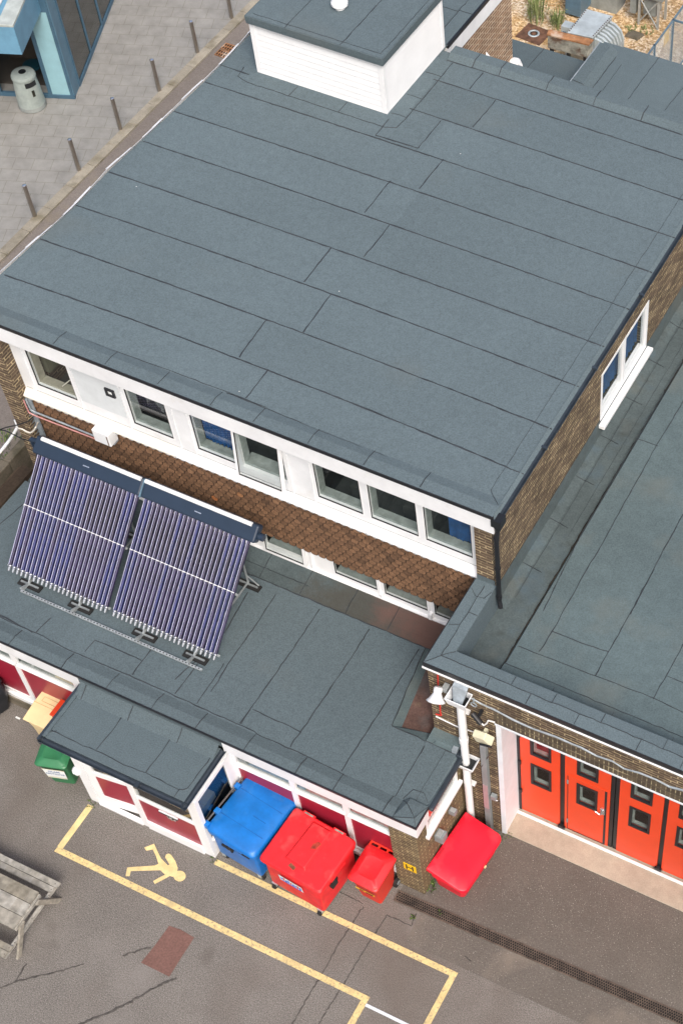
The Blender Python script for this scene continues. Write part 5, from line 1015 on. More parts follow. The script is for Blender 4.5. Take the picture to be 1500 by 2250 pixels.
build(g, 'cross_rail', GALV, SCN)
XH = Matrix.Translation((0, 3.06, 4.73)) @ Matrix.Rotation(R(42), 4, 'X')
for x0, x1 in ((-9.60, -7.19), (-7.17, -4.72)):
    g = MB(XH); g.box(x0, -.16, -.09, x1, .19, .11); hh = build(g, 'header_box', NAVY, SCN, bevel=.045, seg=4)
    g = MB(XH); g.box((x0 + x1) / 2 - .08, -.02, .108, (x0 + x1) / 2 + .06, .0, .113); build(g, 'small_badge', CHROME, hh)
g = MB(XH); g.box(-7.192, -.165, -.09, -7.165, .19, .114); build(g, 'joint_band', BLUEG, SCN)
g = MB(); yw_, zw_ = 3.10, 4.93; g.cyl((-9.45, yw_, zw_), (-7.24, yw_, zw_), .042, n=12); g.cyl((-7.14, yw_, zw_), (-4.86, yw_, zw_), .042, n=12); build(g, 'white_back_pipe', WHITEW, SCN)
g = MB(); g.cyl((-4.74, 3.06, 4.70), (-4.62, 3.06, 4.70), .07, n=16); g.cyl((-9.6, 3.12, 4.75), (-9.78, 3.12, 4.72), .05, n=12); g.tube([(-9.78, 3.12, 4.72), (-9.75, 3.12, 4.3), (-9.7, 3.0, 3.9)], .045, 10); build(g, 'pipe_end', NAVY, SCN)
for x in (-9.02, -7.86, -6.42, -5.30):
    g = MB(); a = along(-.01)
    def bar(p0, p1, w_=.022): g.cyl(p0, p1, w_, n=6)
    bar((x, 1.22, 2.84), (x, 3.06, 4.52)); bar((x, 3.08, 2.86), (x, 3.08, 4.60)); bar((x, 1.08, 2.86), (x, 3.1, 2.86)); bar((x, 2.2, 2.87), (x, 3.08, 3.9), .014); bar((x, 1.25, 2.84), (x - .0, 1.05, 2.95), .03)
    bar((x, 3.08, 3.1), (x + .25, 3.08, 2.9), .014)
    build(g, 'support_leg', DGALV, SCN)
    for yv in (1.24, 3.05):
        g = MB(); g.box(x - .22, yv - .07, 2.805, x + .28, yv + .07, 2.84, mi=0); g.box(x - .17, yv - .016, 2.841, x + .23, yv + .016, 2.868, mi=1); build(g, 'roof_foot', [RUBBER, DGALV], SCN)
g = MB(); g.box(-9.05, 1.03, 2.835, -5.0, 1.075, 2.87, mi=0); x = -9.0
while x < -5.05: g.box(x, 1.043, 2.8705, x + .03, 1.062, 2.872, mi=1); x += .07
build(g, 'perforated_base_rail', [GALV, BLACK], SCN)

# ================================================================== BINS
def rot_at(x, y, deg, tilt=0): return Matrix.Translation((x, y, 0)) @ Matrix.Rotation(R(deg), 4, 'Z')
def rrect(hx, hy, r, z, n=4, cy=0, cx=0):
    o = []
    for sx, sy, a0 in ((1, 1, 0), (-1, 1, 90), (-1, -1, 180), (1, -1, 270)):
        for i in range(n + 1): a = R(a0 + 90 * i / n); o.append((cx + sx * (hx - r) + r * math.cos(a), cy + sy * (hy - r) + r * math.sin(a), z))
    return o
def loft(m_, loops, mi=None):
    n = len(loops[0]); vs = [p for L_ in loops for p in L_]; fs = [tuple(range(n))[::-1], tuple(range((len(loops) - 1) * n, len(loops) * n))]
    for k in range(len(loops) - 1): fs += [(k * n + i, k * n + (i + 1) % n, (k + 1) * n + (i + 1) % n, (k + 1) * n + i) for i in range(n)]
    m_.add(vs, fs, mi)
def castor(par, X, x, y, mat=RUBBER):
    g = MB(X); g.cyl((x - .03, y, .085), (x + .03, y, .085), .085, n=18); cs = build(g, 'castor', mat, par); g = MB(X); g.box(x - .045, y - .03, .08, x - .034, y + .05, .2); g.box(x + .034, y - .03, .08, x + .045, y + .05, .2); g.box(x - .05, y - .04, .185, x + .05, y + .06, .205); build(g, 'fork', GALV, cs)
def tilt_lid(lp, z_back, z_front, yb, yf_):   # slope a loop from back to front
    return [(x, y, z + z_front + (z_back - z_front) * (y - yf_) / (yb - yf_)) for x, y, z in lp]
def big_bin(x, y, deg, col, label, style, W=.66, D=.57, grp=None):
    t = thing('wheeled_container', (x, y, 0), label, 'bin', grp); X = rot_at(x, y, deg)
    g = MB(X); loft(g, [rrect(W * .86, D * .89, .05, .17), rrect(W * .88, D * .91, .05, .23), rrect(W * .90, D * .92, .05, 1.0), rrect(W * .93, D * .95, .05, 1.02), rrect(W * .96, D * .97, .05, 1.04), rrect(W * .96, D * .97, .05, 1.12)])
    for sx in (-1, 1): g.box(sx * W * .90, -.22, .95, sx * (W * .96), .22, 1.02)
    for xx in (-.3, 0, .3):
        g.tub([(xx - .05, -D * .85, .3), (xx + .05, -D * .85, .3), (xx + .05, -D * .8, .3), (xx - .05, -D * .8, .3)], [(xx - .05, -D * .935, .98), (xx + .05, -D * .935, .98), (xx + .05, -D * .85, .98), (xx - .05, -D * .85, .98)])
    bd = build(g, 'body', col, t, bevel=.008)
    zb, zf = 1.30, 1.20
    g = MB(X)
    if style == 'ribbed':
        L1 = tilt_lid(rrect(W, D, .07, -.10), zb, zf, D, -D); L2 = tilt_lid(rrect(W, D, .07, -.04), zb, zf, D, -D); L3 = tilt_lid(rrect(W * .96, D * .95, .08, 0), zb, zf, D, -D)
        loft(g, [L1, L2, L3])
        a = tilt_lid([(-W * .32, D * .86, .0), (-W * .38, -D * .58, .0), (W * .30, -D * .62, .0), (W * .30, D * .86, 0)], zb, zf, D, -D)
        b_ = tilt_lid([(-W * .27, D * .80, .035), (-W * .33, -D * .53, .05), (W * .25, -D * .57, .05), (W * .26, D * .80, .035)], zb, zf, D, -D)
        g.add(a + b_, [(4, 7, 6, 5)] + [(i, 4 + i, 4 + (i + 1) % 4, (i + 1) % 4) for i in range(4)])
    else:
        L1 = tilt_lid(rrect(W, D, .10, -.12), zb, zf, D, -D); L2 = tilt_lid(rrect(W, D, .10, -.05), zb, zf, D, -D); L3 = tilt_lid(rrect(W * .97, D * .96, .12, -.01), zb, zf, D, -D); L4 = tilt_lid(rrect(W * .90, D * .90, .12, .015), zb, zf, D, -D); L5 = tilt_lid(rrect(W * .5, D * .5, .12, .022), zb, zf, D, -D)
        loft(g, [L1, L2, L3, L4, L5])
    ld = build(g, 'lid', col, t, bevel=.012)
    if style == 'panelled':
        g = MB(X)
        for xx in (-W * .42, W * .44): pl = tilt_lid([(xx, -D * .85, .019), (xx, D * .85, .019)], zb, zf, D, -D); g.strip(pl, .014, .004, jit=0, step=.3)
        g.strip(tilt_lid([(-.02, -D * .62, .022), (-.02, -D * .1, .0235)], zb, zf, D, -D), .012, .004, jit=0)
        build(g, 'lid_groove', BLUEG if False else plain('dark_blue_groove', (.005, .09, .33), .5), ld)
        for xx in (-W * .88, -W * .42, W * .45, W * .86): g = MB(X); g.box(xx - .055, D * .9, zb - .10, xx + .055, D * 1.10, zb + .03); build(g, 'hinge', col, ld, bevel=.01)
        g = MB(X); g.cyl((-W * .95, D * 1.08, zb - .02), (W * .95, D * 1.08, zb - .02), .02, n=10); build(g, 'grab_rail', STEEL, ld)
    if style == 'ribbed':
        for xx in (-W * .52, W * .46):
            g = MB(X); g.box(xx - .13, D * .88, zb - .035, xx + .13, D * 1.02, zb + .012); hg = build(g, 'hinge', col, ld, bevel=.008); g = MB(X); g.box(xx - .09, D * .93, zb + .0125, xx + .09, D * .985, zb + .016); build(g, 'socket', RUSTD, hg)
        g = MB(X); a = tilt_lid([(-.12, -D * .74, .012), (.02, -D * .80, .012), (.03, -D * .68, .012), (-.1, -D * .62, .012)], zb, zf, D, -D); g.add(a, [(0, 1, 2, 3)]); build(g, 'scuff_mark', plain('brown_scuff', (.24, .07, .035), .8, noise=.3, scale=12), ld)
        g = MB(X); a = tilt_lid([(.06, D * .02, .052), (.16, D * .10, .052), (.19, D * .32, .052), (.12, D * .34, .052), (.05, D * .2, .052)], zb, zf, D, -D); g.add(a, [(0, 1, 2, 3, 4)]); build(g, 'dirt_mark', plain('brown_scuff', (.42, .04, .02), .8, noise=.3, scale=12), ld)
    return t, X, ld, bd
for_red = 'large red four-wheeled waste container, standing between the blue container and the small red wheelie bin'
T, X, ld, bd = big_bin(-1.99, -.60, -5, REDP, for_red, 'ribbed', W=.685, D=.575)
g = MB(X); g.add([(-.30, -.538, .64), (.22, -.538, .64), (.22, -.558, .90), (-.30, -.558, .90)], [(0, 1, 2, 3)]); lb = build(g, 'label', LABELW, bd)
g = MB(X)
for i in range(9):
    xx = -.26 + i * .052; zz = .74 + .015 * math.sin(i * 2.2); yv = -.552 - .0
    g.box(xx, yv - .004, zz, xx + .034, yv, zz + random.uniform(.05, .10), mi=i % 3 if i % 3 != 2 else 0)
g.box(-.24, -.547, .67, .18, -.543, .69, mi=0); build(g, 'label_print', [LABELB, LABELR], lb)
for cx_, cy_ in ((-.53, -.50), (.50, -.50), (-.53, .42), (.50, .42)): castor(T, X, cx_, cy_)
for sx in (1,):
    g = MB(X); g.lathe((sx * .615, -.12, .86), [(.06, 0), (.085, .03), (.06, .05)], 14, axis=(sx, 0, 0)); g.box(sx * .62, -.26, .80, sx * .70, -.10, .88); build(g, 'side_knob', RUBBER, T, bevel=.01)
T, X, ld, bd = big_bin(-3.275, -.44, 84.5, BLUEP, 'large blue four-wheeled waste container with its hinges against the porch', 'panelled', W=.675, D=.548)
for cx_, cy_ in ((-.54, -.44), (.47, -.42), (-.54, .40), (.47, .40)): castor(T, X, cx_, cy_)
g = MB(X)
# handle and slot on the end face towards the yard (local -x)
g.lathe((-.60, .10, .86), [(.045, 0), (.055, .05), (.02, .07)], 12, axis=(-1, 0, 0)); g.box(-.66, .0, .82, -.60, .26, .88); g.box(-.655, .02, .74, -.61, .07, .84); g.box(-.625, -.36, .84, -.60, -.10, .90); build(g, 'side_handle', RUBBER, T, bevel=.012)
# upturned-lid red container beside the bay
t = thing('grit_bin', (.46, .80, 0), 'low bright red lidded box on the tarmac between brick pier and orange doors', 'bin'); X = rot_at(.46, .79, 85)
g = MB(X); loft(g, [rrect(.54, .27, .08, .02), rrect(.57, .31, .09, .10), rrect(.60, .36, .10, .44), rrect(.63, .385, .10, .47), rrect(.63, .385, .10, .52)]); build(g, 'body', REDF, t, bevel=.012)
zb, zf, W_, D_ = .80, .62, .675, .42
def lidloop(k, r_, z_):   # square corners at the hinge edge, rounded at the front
    o = [(W_ * k, D_ * k, z_), (-W_ * k, D_ * k, z_)]
    for sx, a0 in ((-1, 180), (1, 270)):
        for q in range(6): a = R(a0 + 90 * q / 5); o.append((sx * (W_ * k - r_) + r_ * math.cos(a), -(D_ * k - r_) + r_ * math.sin(a), z_))
    return tilt_lid(o, zb, zf, D_, -D_)
g = MB(X); loft(g, [lidloop(.97, .12, -.13), lidloop(1.0, .13, -.05), lidloop(.985, .13, -.008), lidloop(.95, .13, .004), lidloop(.6, .1, .022), lidloop(.3, .05, .010)])
ld = build(g, 'lid', REDF, t, bevel=.01)
for xx in (-.28, .26):
    g = MB(X); a = tilt_lid([(xx - .12, D_ * .80, .0145), (xx + .12, D_ * .80, .0145), (xx + .12, D_ * .93, .0125), (xx - .12, D_ * .93, .0125)], zb, zf, D_, -D_); g.add(a, [(0, 1, 2, 3)]); build(g, 'hinge_socket', REDFD, ld)
g = MB(X); g.box(-.02, -D_ * 1.06, .52, .03, -D_ * 1.0, .56); build(g, 'latch', CREAMP, t)
# two-wheeled bins
def wheelie(x, y, deg, col, label, W=.29, D=.36, H=1.06, lidcol=None):
    t = thing('wheelie_bin', (x, y, 0), label, 'bin'); X = rot_at(x, y, deg); lidcol = lidcol or col
    g = MB(X); loft(g, [rrect(W * .72, D * .62, .05, .03, cy=.03), rrect(W * .76, D * .66, .05, .10, cy=.03), rrect(W * .93, D * .86, .05, H * .82, cy=.01), rrect(W * .99, D * .93, .05, H * .87), rrect(W * .99, D * .93, .05, H * .95)])
    g.box(-W * .9, D * .86, H * .80, W * .9, D * 1.0, H * .9); bd = build(g, 'body', col, t, bevel=.01)
    zb, zf = H, H - .06
    g = MB(X); loft(g, [tilt_lid(rrect(W * 1.03, D * .98, .06, -.09), zb, zf, D, -D), tilt_lid(rrect(W * 1.06, D * 1.02, .07, -.03), zb, zf, D, -D), tilt_lid(rrect(W * .98, D * .94, .08, 0), zb, zf, D, -D), tilt_lid(rrect(W * .62, D * .55, .08, .045, cy=-.03), zb, zf, D, -D), tilt_lid(rrect(W * .56, D * .5, .08, .035, cy=-.03), zb, zf, D, -D)])
    ld = build(g, 'lid', lidcol, t, bevel=.008)
    g = MB(X); g.cyl((-W * .9, D * 1.18, H - .03), (W * .9, D * 1.18, H - .03), .018, n=10)
    for xx in (-W * .9, -W * .3, W * .3, W * .9): g.box(xx - .02, D * .9, H - .06, xx + .02, D * 1.2, H - .015)
    build(g, 'handle', col, t, bevel=.005)
    for sx in (-1, 1):
        g = MB(X); g.cyl((sx * (W * .78), D * .80, .11), (sx * (W * .78 + .06), D * .80, .11), .11, n=20); wl = build(g, 'wheel', RUBBER, t); g = MB(X); g.cyl((sx * (W * .78 + .055), D * .80, .11), (sx * (W * .78 + .068), D * .80, .11), .05, n=14); build(g, 'hub', GREYPL, wl)
    return t, X, ld, bd
t, X, ld, bd = wheelie(-.83, -.33, -2, REDO, 'small red two-wheeled bin with a yellow warning strip at the brick pier', W=.30, D=.37, H=1.08, lidcol=REDP)
g = MB(X); g.add([(-.20, -.307, .56), (.20, -.307, .56), (.21, -.314, .64), (-.21, -.314, .64)], [(0, 1, 2, 3)]); lb = build(g, 'yellow_strip_label', SIGNY, bd)
g = MB(X); g.box(.02, -.318, .585, .17, -.312, .61); g.box(-.12, -.318, .60, -.03, -.312, .615); build(g, 'label_print', TXTBLK, lb)
t, X, ld, bd = wheelie(-7.43, -.82, 17, GREENP, 'green two-wheeled glass bin with a white paper label left of the porch', W=.30, D=.35, H=1.06)
g = MB(X); g.add([(-.19, -.283, .40), (.19, -.283, .40), (.22, -.314, .80), (-.22, -.314, .80)], [(0, 1, 2, 3)]); lb = build(g, 'label', LABELW, bd)
g = MB(X); g.add([(-.192, -.2875, .42), (.192, -.2875, .42), (.193, -.290, .45), (-.193, -.290, .45)], [(0, 1, 2, 3)]); g.add([(-.218, -.3145, .775), (.218, -.3145, .775), (.22, -.317, .80), (-.22, -.317, .80)], [(0, 1, 2, 3)]); build(g, 'label_edge', LABELC, lb)
for body, zz, sz in (('GLASS', .70, .085), ('RECYCLING', .60, .068)):
    o3 = X @ Vector((0, -.300 - (zz - .6) * .078 - .004, zz)); xd = X.to_3x3() @ Vector((1, 0, 0)); ydv = X.to_3x3() @ Vector((0, -.078, 1)); text(body, sz, LABELT, lb, o3, xd, ydv)
# cream grit bins left of the porch
t = thing('grit_bin', (-8.15, -.2, 0), 'cream plastic lidded box tucked left of the porch roof', 'bin'); X = rot_at(-8.13, -.17, 0)
g = MB(X); loft(g, [rrect(.24, .24, .04, .02), rrect(.26, .27, .04, .55), rrect(.30, .31, .04, .86), rrect(.30, .31, .04, .92)]); build(g, 'body', CREAMP, t, bevel=.015)
g = MB(X); g.add([(-.33, -.34, .92), (.33, -.34, .92), (.33, .05, .99), (-.33, .05, .99), (.33, .33, .99), (-.33, .33, .99), (-.33, -.34, .88), (.33, -.34, .88), (.33, .33, .9), (-.33, .33, .9)], [(0, 1, 2, 3), (3, 2, 4, 5), (6, 7, 1, 0), (7, 8, 4, 2, 1), (9, 6, 0, 3, 5), (8, 9, 5, 4), (9, 8, 7, 6)]); ld = build(g, 'lid', CREAMP, t, bevel=.012)
g = MB(X); g.strip([(-.2, .12, .991), (-.2, .22, .991), (.33, .22, .991)], .012, .003, jit=0); g.strip([(-.2, .12, .991), (.33, .12, .991)], .012, .003, jit=0); g.strip([(-.33, .05, .991), (.33, .05, .991)], .012, .003, jit=0); build(g, 'lid_groove', plain('tan_groove', (.5, .33, .14), .6), ld)
t = thing('red_crate', (-7.6, -.02, 0), 'bright orange-red box lid showing behind the cream box under the porch roof', 'box'); g = MB(); g.tub([(-7.84, -.28, .1), (-7.2, -.28, .1), (-7.2, .04, .1), (-7.84, .04, .1)], [(-7.88, -.30, 1.12), (-7.1, -.30, 1.12), (-7.1, .06, 1.16), (-7.9, .06, 1.16)]); build(g, 'body', REDDOOR, t, bevel=.02)
g = MB(); g.box(-7.9, -.31, 1.16, -7.1, .07, 1.2); build(g, 'lid', REDDOOR, t, bevel=.01)
# black bin with a sack at the left edge
t = thing('black_bin', (-9.6, -.25, 0), 'black bin topped by a crumpled black sack, half cut off by the left edge', 'bin'); X = rot_at(-9.64, -.26, -20)
g = MB(X); loft(g, [rrect(.24, .26, .08, .08), rrect(.30, .32, .1, .5), rrect(.33, .34, .1, .85), rrect(.30, .30, .1, .92)]); build(g, 'body', BLACKP, t, bevel=.02)
g = MB(X); v = []; f = []; nu, nv = 18, 8
for j in range(nv + 1):
    for i in range(nu):
        th = math.pi / 2 * j / nv; ph = 2 * math.pi * i / nu; r_ = 1 + .14 * math.sin(5 * ph + 3 * j) + .1 * math.sin(9 * ph - 2 * j); v.append((.34 * math.cos(th) * math.cos(ph) * r_, .34 * math.cos(th) * math.sin(ph) * r_, .9 + .26 * math.sin(th) * (.85 + .15 * r_)))
for j in range(nv):
    for i in range(nu): f.append((j * nu + i, j * nu + (i + 1) % nu, (j + 1) * nu + (i + 1) % nu, (j + 1) * nu + i))
g.add(v, f); build(g, 'sack', BLACKP, t)
g = MB(X); g.cyl((.17, -.26, .07), (.23, -.26, .07), .07, n=14); build(g, 'white_wheel', WHITE, t)

# ================================================================== PICNIC TABLE
t = thing('picnic_table', (-7, -3.6, 0), 'weathered wooden picnic table with attached benches at the lower left', 'table')
XL_ = -8.1
def plank(name, y0, y1, z, x1, th=.04):
    m_ = MB(); tn = random.uniform(.3, .75); n = 14; xs_ = [XL_ + (x1 - XL_) * i / n for i in range(n + 1)]
    for i in range(n): m_.box(xs_[i], y0, z - th, xs_[i + 1] - .0, y1, z, tone=min(1, max(0, tn + random.uniform(-.12, .12))))
    o = build(m_, name, WOOD, t); return o
plank('bench_plank', -2.955, -2.845, .46, -5.985); plank('bench_plank', -3.075, -2.967, .46, -6.03)
for i, (a, b_) in enumerate(((-3.475, -3.235), (-3.735, -3.488), (-3.995, -3.748))): plank('table_plank', a, b_, .75, -6.085 + .01 * i)
plank('bench_plank', -4.31, -4.20, .46, -6.01); plank('bench_plank', -4.435, -4.322, .46, -6.035)
for x_ in (-6.14, -7.7):
    g = MB(); g.box(x_ + .045, -4.42, .32, x_ + .095, -2.86, .415, tone=.85); g.box(x_ + .05, -3.98, .62, x_ + .09, -3.25, .71, tone=.8); build(g, 'cross_beam', WOOD, t, bevel=.004)
    for s_ in (1, -1):
        g = MB(); yc_ = -3.615; a = (yc_ + s_ * .22, .70); b_ = (yc_ + s_ * .60, .0); w_ = .06
        xl_ = x_ + .097; g.tub([(xl_, b_[0] - w_, 0), (xl_ + .045, b_[0] - w_, 0), (xl_ + .045, b_[0] + w_, 0), (xl_, b_[0] + w_, 0)], [(xl_, a[0] - w_, a[1]), (xl_ + .045, a[0] - w_, a[1]), (xl_ + .045, a[0] + w_, a[1]), (xl_, a[0] + w_, a[1])]); build(g, 'leg', WOOD, t, bevel=.004)
g = MB()
for yv in (-3.12, -3.3, -3.62, -4.0, -4.12): g.lathe((-6.024, yv, .37), [(.012, 0), (.01, .01)], 8, axis=(1, 0, 0)); g.lathe((-6.05, yv, .416), [(.010, 0), (.008, .004)], 8)
for yv in (-2.9, -3.02, -4.25, -4.38): g.lathe((-6.06, yv, .461), [(.011, 0), (.008, .003)], 8)
build(g, 'bolt', DRAINM, t)
g = MB(); g.tube([(-6.1, -3.62, .66), (-6.7, -3.62, .3)], .03, 6); build(g, 'brace', WOOD, t)

# ================================================================== FAR LEFT YARD
z1_ = 1.0; w0 = P(0, 1012, z=z1_); w1 = P(0, 1037, z=z1_)
t = thing('garden_wall', (w0.x, 3, 0), 'low mossy concrete wall running from the brick pier to the left edge', 'wall')
g = MB(); x = w0.x; y = -6
while y < 6.2: g.box(w0.x + .01 * math.sin(y * 3), y, 0, w1.x + .02 * math.sin(y * 2), min(y + .7, 6.2), z1_ + .01 * math.sin(y), tone=random.uniform(.35, .65)); y += .7
build(g, 'coping', MOSSY, t, bevel=.03)
g = MB(); g.box(w1.x, -8, .0, -10.7, 8, .03); struct(build(g, 'soil_bed', SOIL))
t = thing('white_cable', (-11, 5, 1), 'white drooping cable crossing the path left of the brick pier', 'cable')
g = MB(); g.tube([P(*q, z=h) for q, h in (((34, 922), 1.9), ((38, 932), 1.8), ((39, 939), 1.7), ((29, 956), 1.5), ((18, 972), 1.3), ((6, 987), 1.2), ((-6, 1001), 1.1))], .035, 8); build(g, 'cable', WHITEW, t)
t = thing('cream_cable', (-10.4, 3.5, 4), 'cream cable looping round the foot of the brick pier', 'cable')
g = MB(); g.tube([P(*q, y=3.50) for q in ((42, 941), (50, 943), (58, 948), (67, 951), (74, 947), (79, 939))] + [P(84, 928, y=3.7)], .016, 8); build(g, 'cable', CREAMW, t)
t = thing('black_cable', (-10.6, 3.5, 3.9), 'thin black cables strung left from the brick pier above the solar collector', 'cable')
g = MB(); g.tube([P(*q, y=3.49) for q in ((-5, 946), (14, 939), (38, 934), (60, 927), (75, 915))], .012, 6); g.tube([P(*q, y=3.49) for q in ((-5, 944), (12, 946), (35, 957), (52, 966), (72, 969), (107, 960))], .012, 6); build(g, 'cable', BLACK, t)

# ================================================================== PLANTS
def tuft(name, label, cat, cx, cy, cz, n, hgt, spread, lw, grp=None, upright=.5, leaves=1, mat=None):
    m_ = MB()
    for i in range(n):
        a = random.uniform(0, 2 * math.pi); r_ = spread * math.sqrt(random.random()) * .5; bx_, by_ = cx + r_ * math.cos(a), cy + r_ * math.sin(a)
        hh = hgt * random.uniform(.45, 1); lean = (1 - upright) * hh * random.uniform(.2, 1); tip = Vector((bx_ + lean * math.cos(a), by_ + lean * math.sin(a), cz + hh)); base = Vector((bx_, by_, cz)); tn = random.random()
        mid = base.lerp(tip, .55) + Vector((0, 0, hh * .12)); sd_ = Vector((-math.sin(a), math.cos(a), 0)) * lw
        m_.add([base - sd_ * .3, base + sd_ * .3, mid + sd_, mid - sd_, tip], [(0, 1, 2, 3), (3, 2, 4)], tone=tn)
        for k in range(leaves):
            q = base.lerp(tip, random.uniform(.25, 1)); d_ = Vector((random.uniform(-1, 1), random.uniform(-1, 1), random.uniform(-.2, .8))).normalized(); s2 = d_.orthogonal().normalized() * lw * .9; l_ = lw * 3.2
            m_.add([q, q + d_ * l_ * .5 + s2, q + d_ * l_, q + d_ * l_ * .5 - s2], [(0, 1, 2, 3)], tone=random.random())
    o = tag(build(m_, name, mat or LEAF), label, cat, grp)
    if name == 'grass_tuft' or 'moss' in label or 'patch' in label: o['kind'] = 'stuff'
    return o
def tp(px, py, z=0): return P(px, py, z=z)
for (px, py, n, h, s_, lw, lab) in ((944, 1950, 20, .12, .18, .015, 'small green weed at the right foot of the brick pier'), (905, 2017, 12, .06, .09, .012, 'tiny weed in the cracked tarmac below the drain start'),
        (968, 2003, 7, .05, .14, .010, 'tiny weed growing beside the drain grating'), (1107, 1833, 18, .08, .3, .01, 'thin moss and weeds at the foot of the white jamb'), (203, 1765, 16, .07, .22, .01, 'thin weeds at the left foot of the porch'),
        (470, 1889, 12, .06, .15, .01, 'tiny weed at the right foot of the porch'), (90, 1545, 26, .08, .5, .012, 'patch of short weeds below the left maroon panels')):
    p = tp(px, py); tuft('weed', lab, 'weed', p.x, p.y, .004, n, h, s_, lw, 'weeds in the yard', .4, 2)
p = tp(10, 980); tuft('grass_tuft', 'green grass patch on the path left of the mossy wall', 'grass', p.x, p.y, 0, 160, .14, .9, .012, None, .5, 0)
p = P(12, 1040, z=.05); tuft('grass_tuft', 'green weeds in the soil bed between mossy wall and wing roof', 'grass', p.x, p.y, .03, 200, .2, .9, .018, None, .5, 1)
for (px, py, h, s_, n, lab) in ((1180, 45, .75, .5, 120, 'taller green plant in the gravel nearest the orange brick wall'), (1225, 60, .65, .4, 90, 'green plant in the gravel next to the blue-grey cabinet'), (1178, 12, .7, .5, 90, 'pale green plant in the gravel at the top edge of the photo'),
        (1385, 65, .15, .3, 30, 'low weed in the gravel right of the ribbed tank'), (1418, 70, .15, .4, 40, 'low weed under the grey steel stand')):
    p = tp(px, py); tuft('gravel_plant', lab, 'plant', p.x, p.y, 0, n // 2, h, s_ * 1.1, .016, 'plants in the gravel', .75, 4, LEAFP)

# ================================================================== TRANSFORMER YARD
t = thing('ribbed_tank', (-7.5, 23.4, 0), 'pale galvanised transformer tank with riveted lid and curved ribbed side in the gravel', 'transformer')
TZ = 1.35; c4 = [P(a, b_, z=TZ) for a, b_ in ((1248, 70), (1301, 81), (1343, 36), (1287, 21))]
g = MB(); g.tub([(p.x + .03, p.y, .15) for p in c4], [(p.x, p.y, TZ - .03) for p in c4]); build(g, 'body', GALV, t)
g = MB(); ce = sum(c4, Vector()) / 4; g.tub([tuple(ce + (p - ce) * 1.06 - Vector((0, 0, .03))) for p in c4], [tuple(ce + (p - ce) * 1.06) for p in c4]); lid_ = build(g, 'lid', TANK, t, bevel=.008)
g = MB()
for a, b_ in ((0, 3), (1, 2)):
    for k in range(12): p = c4[a].lerp(c4[b_], (k + .5) / 12); p = ce + (p - ce) * .98; g.lathe((p.x, p.y, TZ), [(.022, 0), (.018, .016)], 6)
build(g, 'bolt', DRAINM, lid_)
g = MB(); n = 7; r1, r2 = c4[1], c4[2]
for i in range(n):
    p = r1.lerp(r2, (i + .6) / (n + .5)); prof = [(0.02, TZ - .08), (.18, TZ - .12), (.36, TZ - .26), (.45, TZ - .5), (.45, .45), (.38, .25), (.05, .2)]
    v = [(p.x + a, p.y - .035, z_) for a, z_ in prof] + [(p.x + a, p.y + .035, z_) for a, z_ in prof]; k = len(prof)
    g.add(v, [tuple(range(k)), tuple(range(k, 2 * k))[::-1]] + [(j, k + j, k + (j + 1) % k, (j + 1) % k) for j in range(k)])
build(g, 'radiator_fin', TANK, t)
t = thing('rusty_cable_box', (-8.2, 22.8, 0), 'long box with a rusty orange lid on short legs in front of the ribbed tank', 'transformer')
RZ_ = 1.45; q = [P(a, b_, z=RZ_) for a, b_ in ((1202, 77), (1290, 99), (1301, 88), (1207, 66))]
g = MB(); g.tub([(p.x, p.y, RZ_ - .42) for p in q], [(p.x, p.y, RZ_ - .02) for p in q]); build(g, 'body', RUSTD, t, bevel=.01)
g = MB(); ce = sum(q, Vector()) / 4; g.tub([tuple(ce + (p - ce) * 1.05 - Vector((0, 0, .02))) for p in q], [tuple(ce + (p - ce) * 1.04 + Vector((0, 0, .03))) for p in q]); build(g, 'lid', RUST, t, bevel=.008)
g = MB()
for k in (.08, .5, .92):
    p = q[0].lerp(q[1], k); g.box(p.x - .04, p.y + .02, 0, p.x + .04, p.y + .12, RZ_ - .42)
build(g, 'leg', BLACK, t)
t = thing('valve_box', (-8.5, 23.1, 0), 'small pale grey box beside the left of the ribbed tank', 'box'); p = P(1245, 55, z=1.15)
g = MB(); g.box(p.x - .14, p.y - .1, .8, p.x + .14, p.y + .18, 1.15); g.box(p.x - .05, p.y, 0, p.x + .05, p.y + .1, .8); build(g, 'housing', TANK, t, bevel=.01); g = MB(); g.box(p.x - .08, p.y - .11, .86, p.x + .02, p.y - .1, 1.0); build(g, 'dial_plate', BLUEG, t)
def cab(px0, px1, py, z0_, dep, lab):
    a = P(px0, py, z=0); b_ = P(px1, py + (px1 - px0) * .27, z=0); t = thing('equipment_cabinet', (a.x, a.y, 0), lab, 'cabinet', 'blue-grey cabinets in the transformer yard')
    yv = (a.y + b_.y) / 2; g = MB(); g.box(a.x, yv, .1, b_.x, yv + dep, z0_); build(g, 'body', BLUEG, t, bevel=.015)
    g = MB(); g.box(a.x - .03, yv - .03, z0_, b_.x + .03, yv + dep, z0_ + .05); build(g, 'top', BLUEG, t, bevel=.008)
    g = MB(); g.box(a.x + .05, yv - .008, .3, b_.x - .05, yv, z0_ - .1); build(g, 'door', BLUEG, t, bevel=.004); g = MB(); g.box(b_.x - .12, yv - .02, z0_ * .5, b_.x - .09, yv - .008, z0_ * .5 + .12); build(g, 'handle', BLACK, t)
cab(1240, 1274, 36, 1.5, .8, 'left blue-grey metal cabinet behind the pale tank'); cab(1318, 1338, 20, 1.5, .8, 'right narrow blue-grey metal cabinet behind the pale tank')
a = P(1276, 22, z=0); g = MB(); g.box(a.x, a.y + .25, 0, a.x + 1.0, a.y + .9, 1.2); o = build(g, 'switchgear', GREYEQ, bevel=.01); tag(o, 'grey switchgear block between the two blue-grey cabinets', 'cabinet')
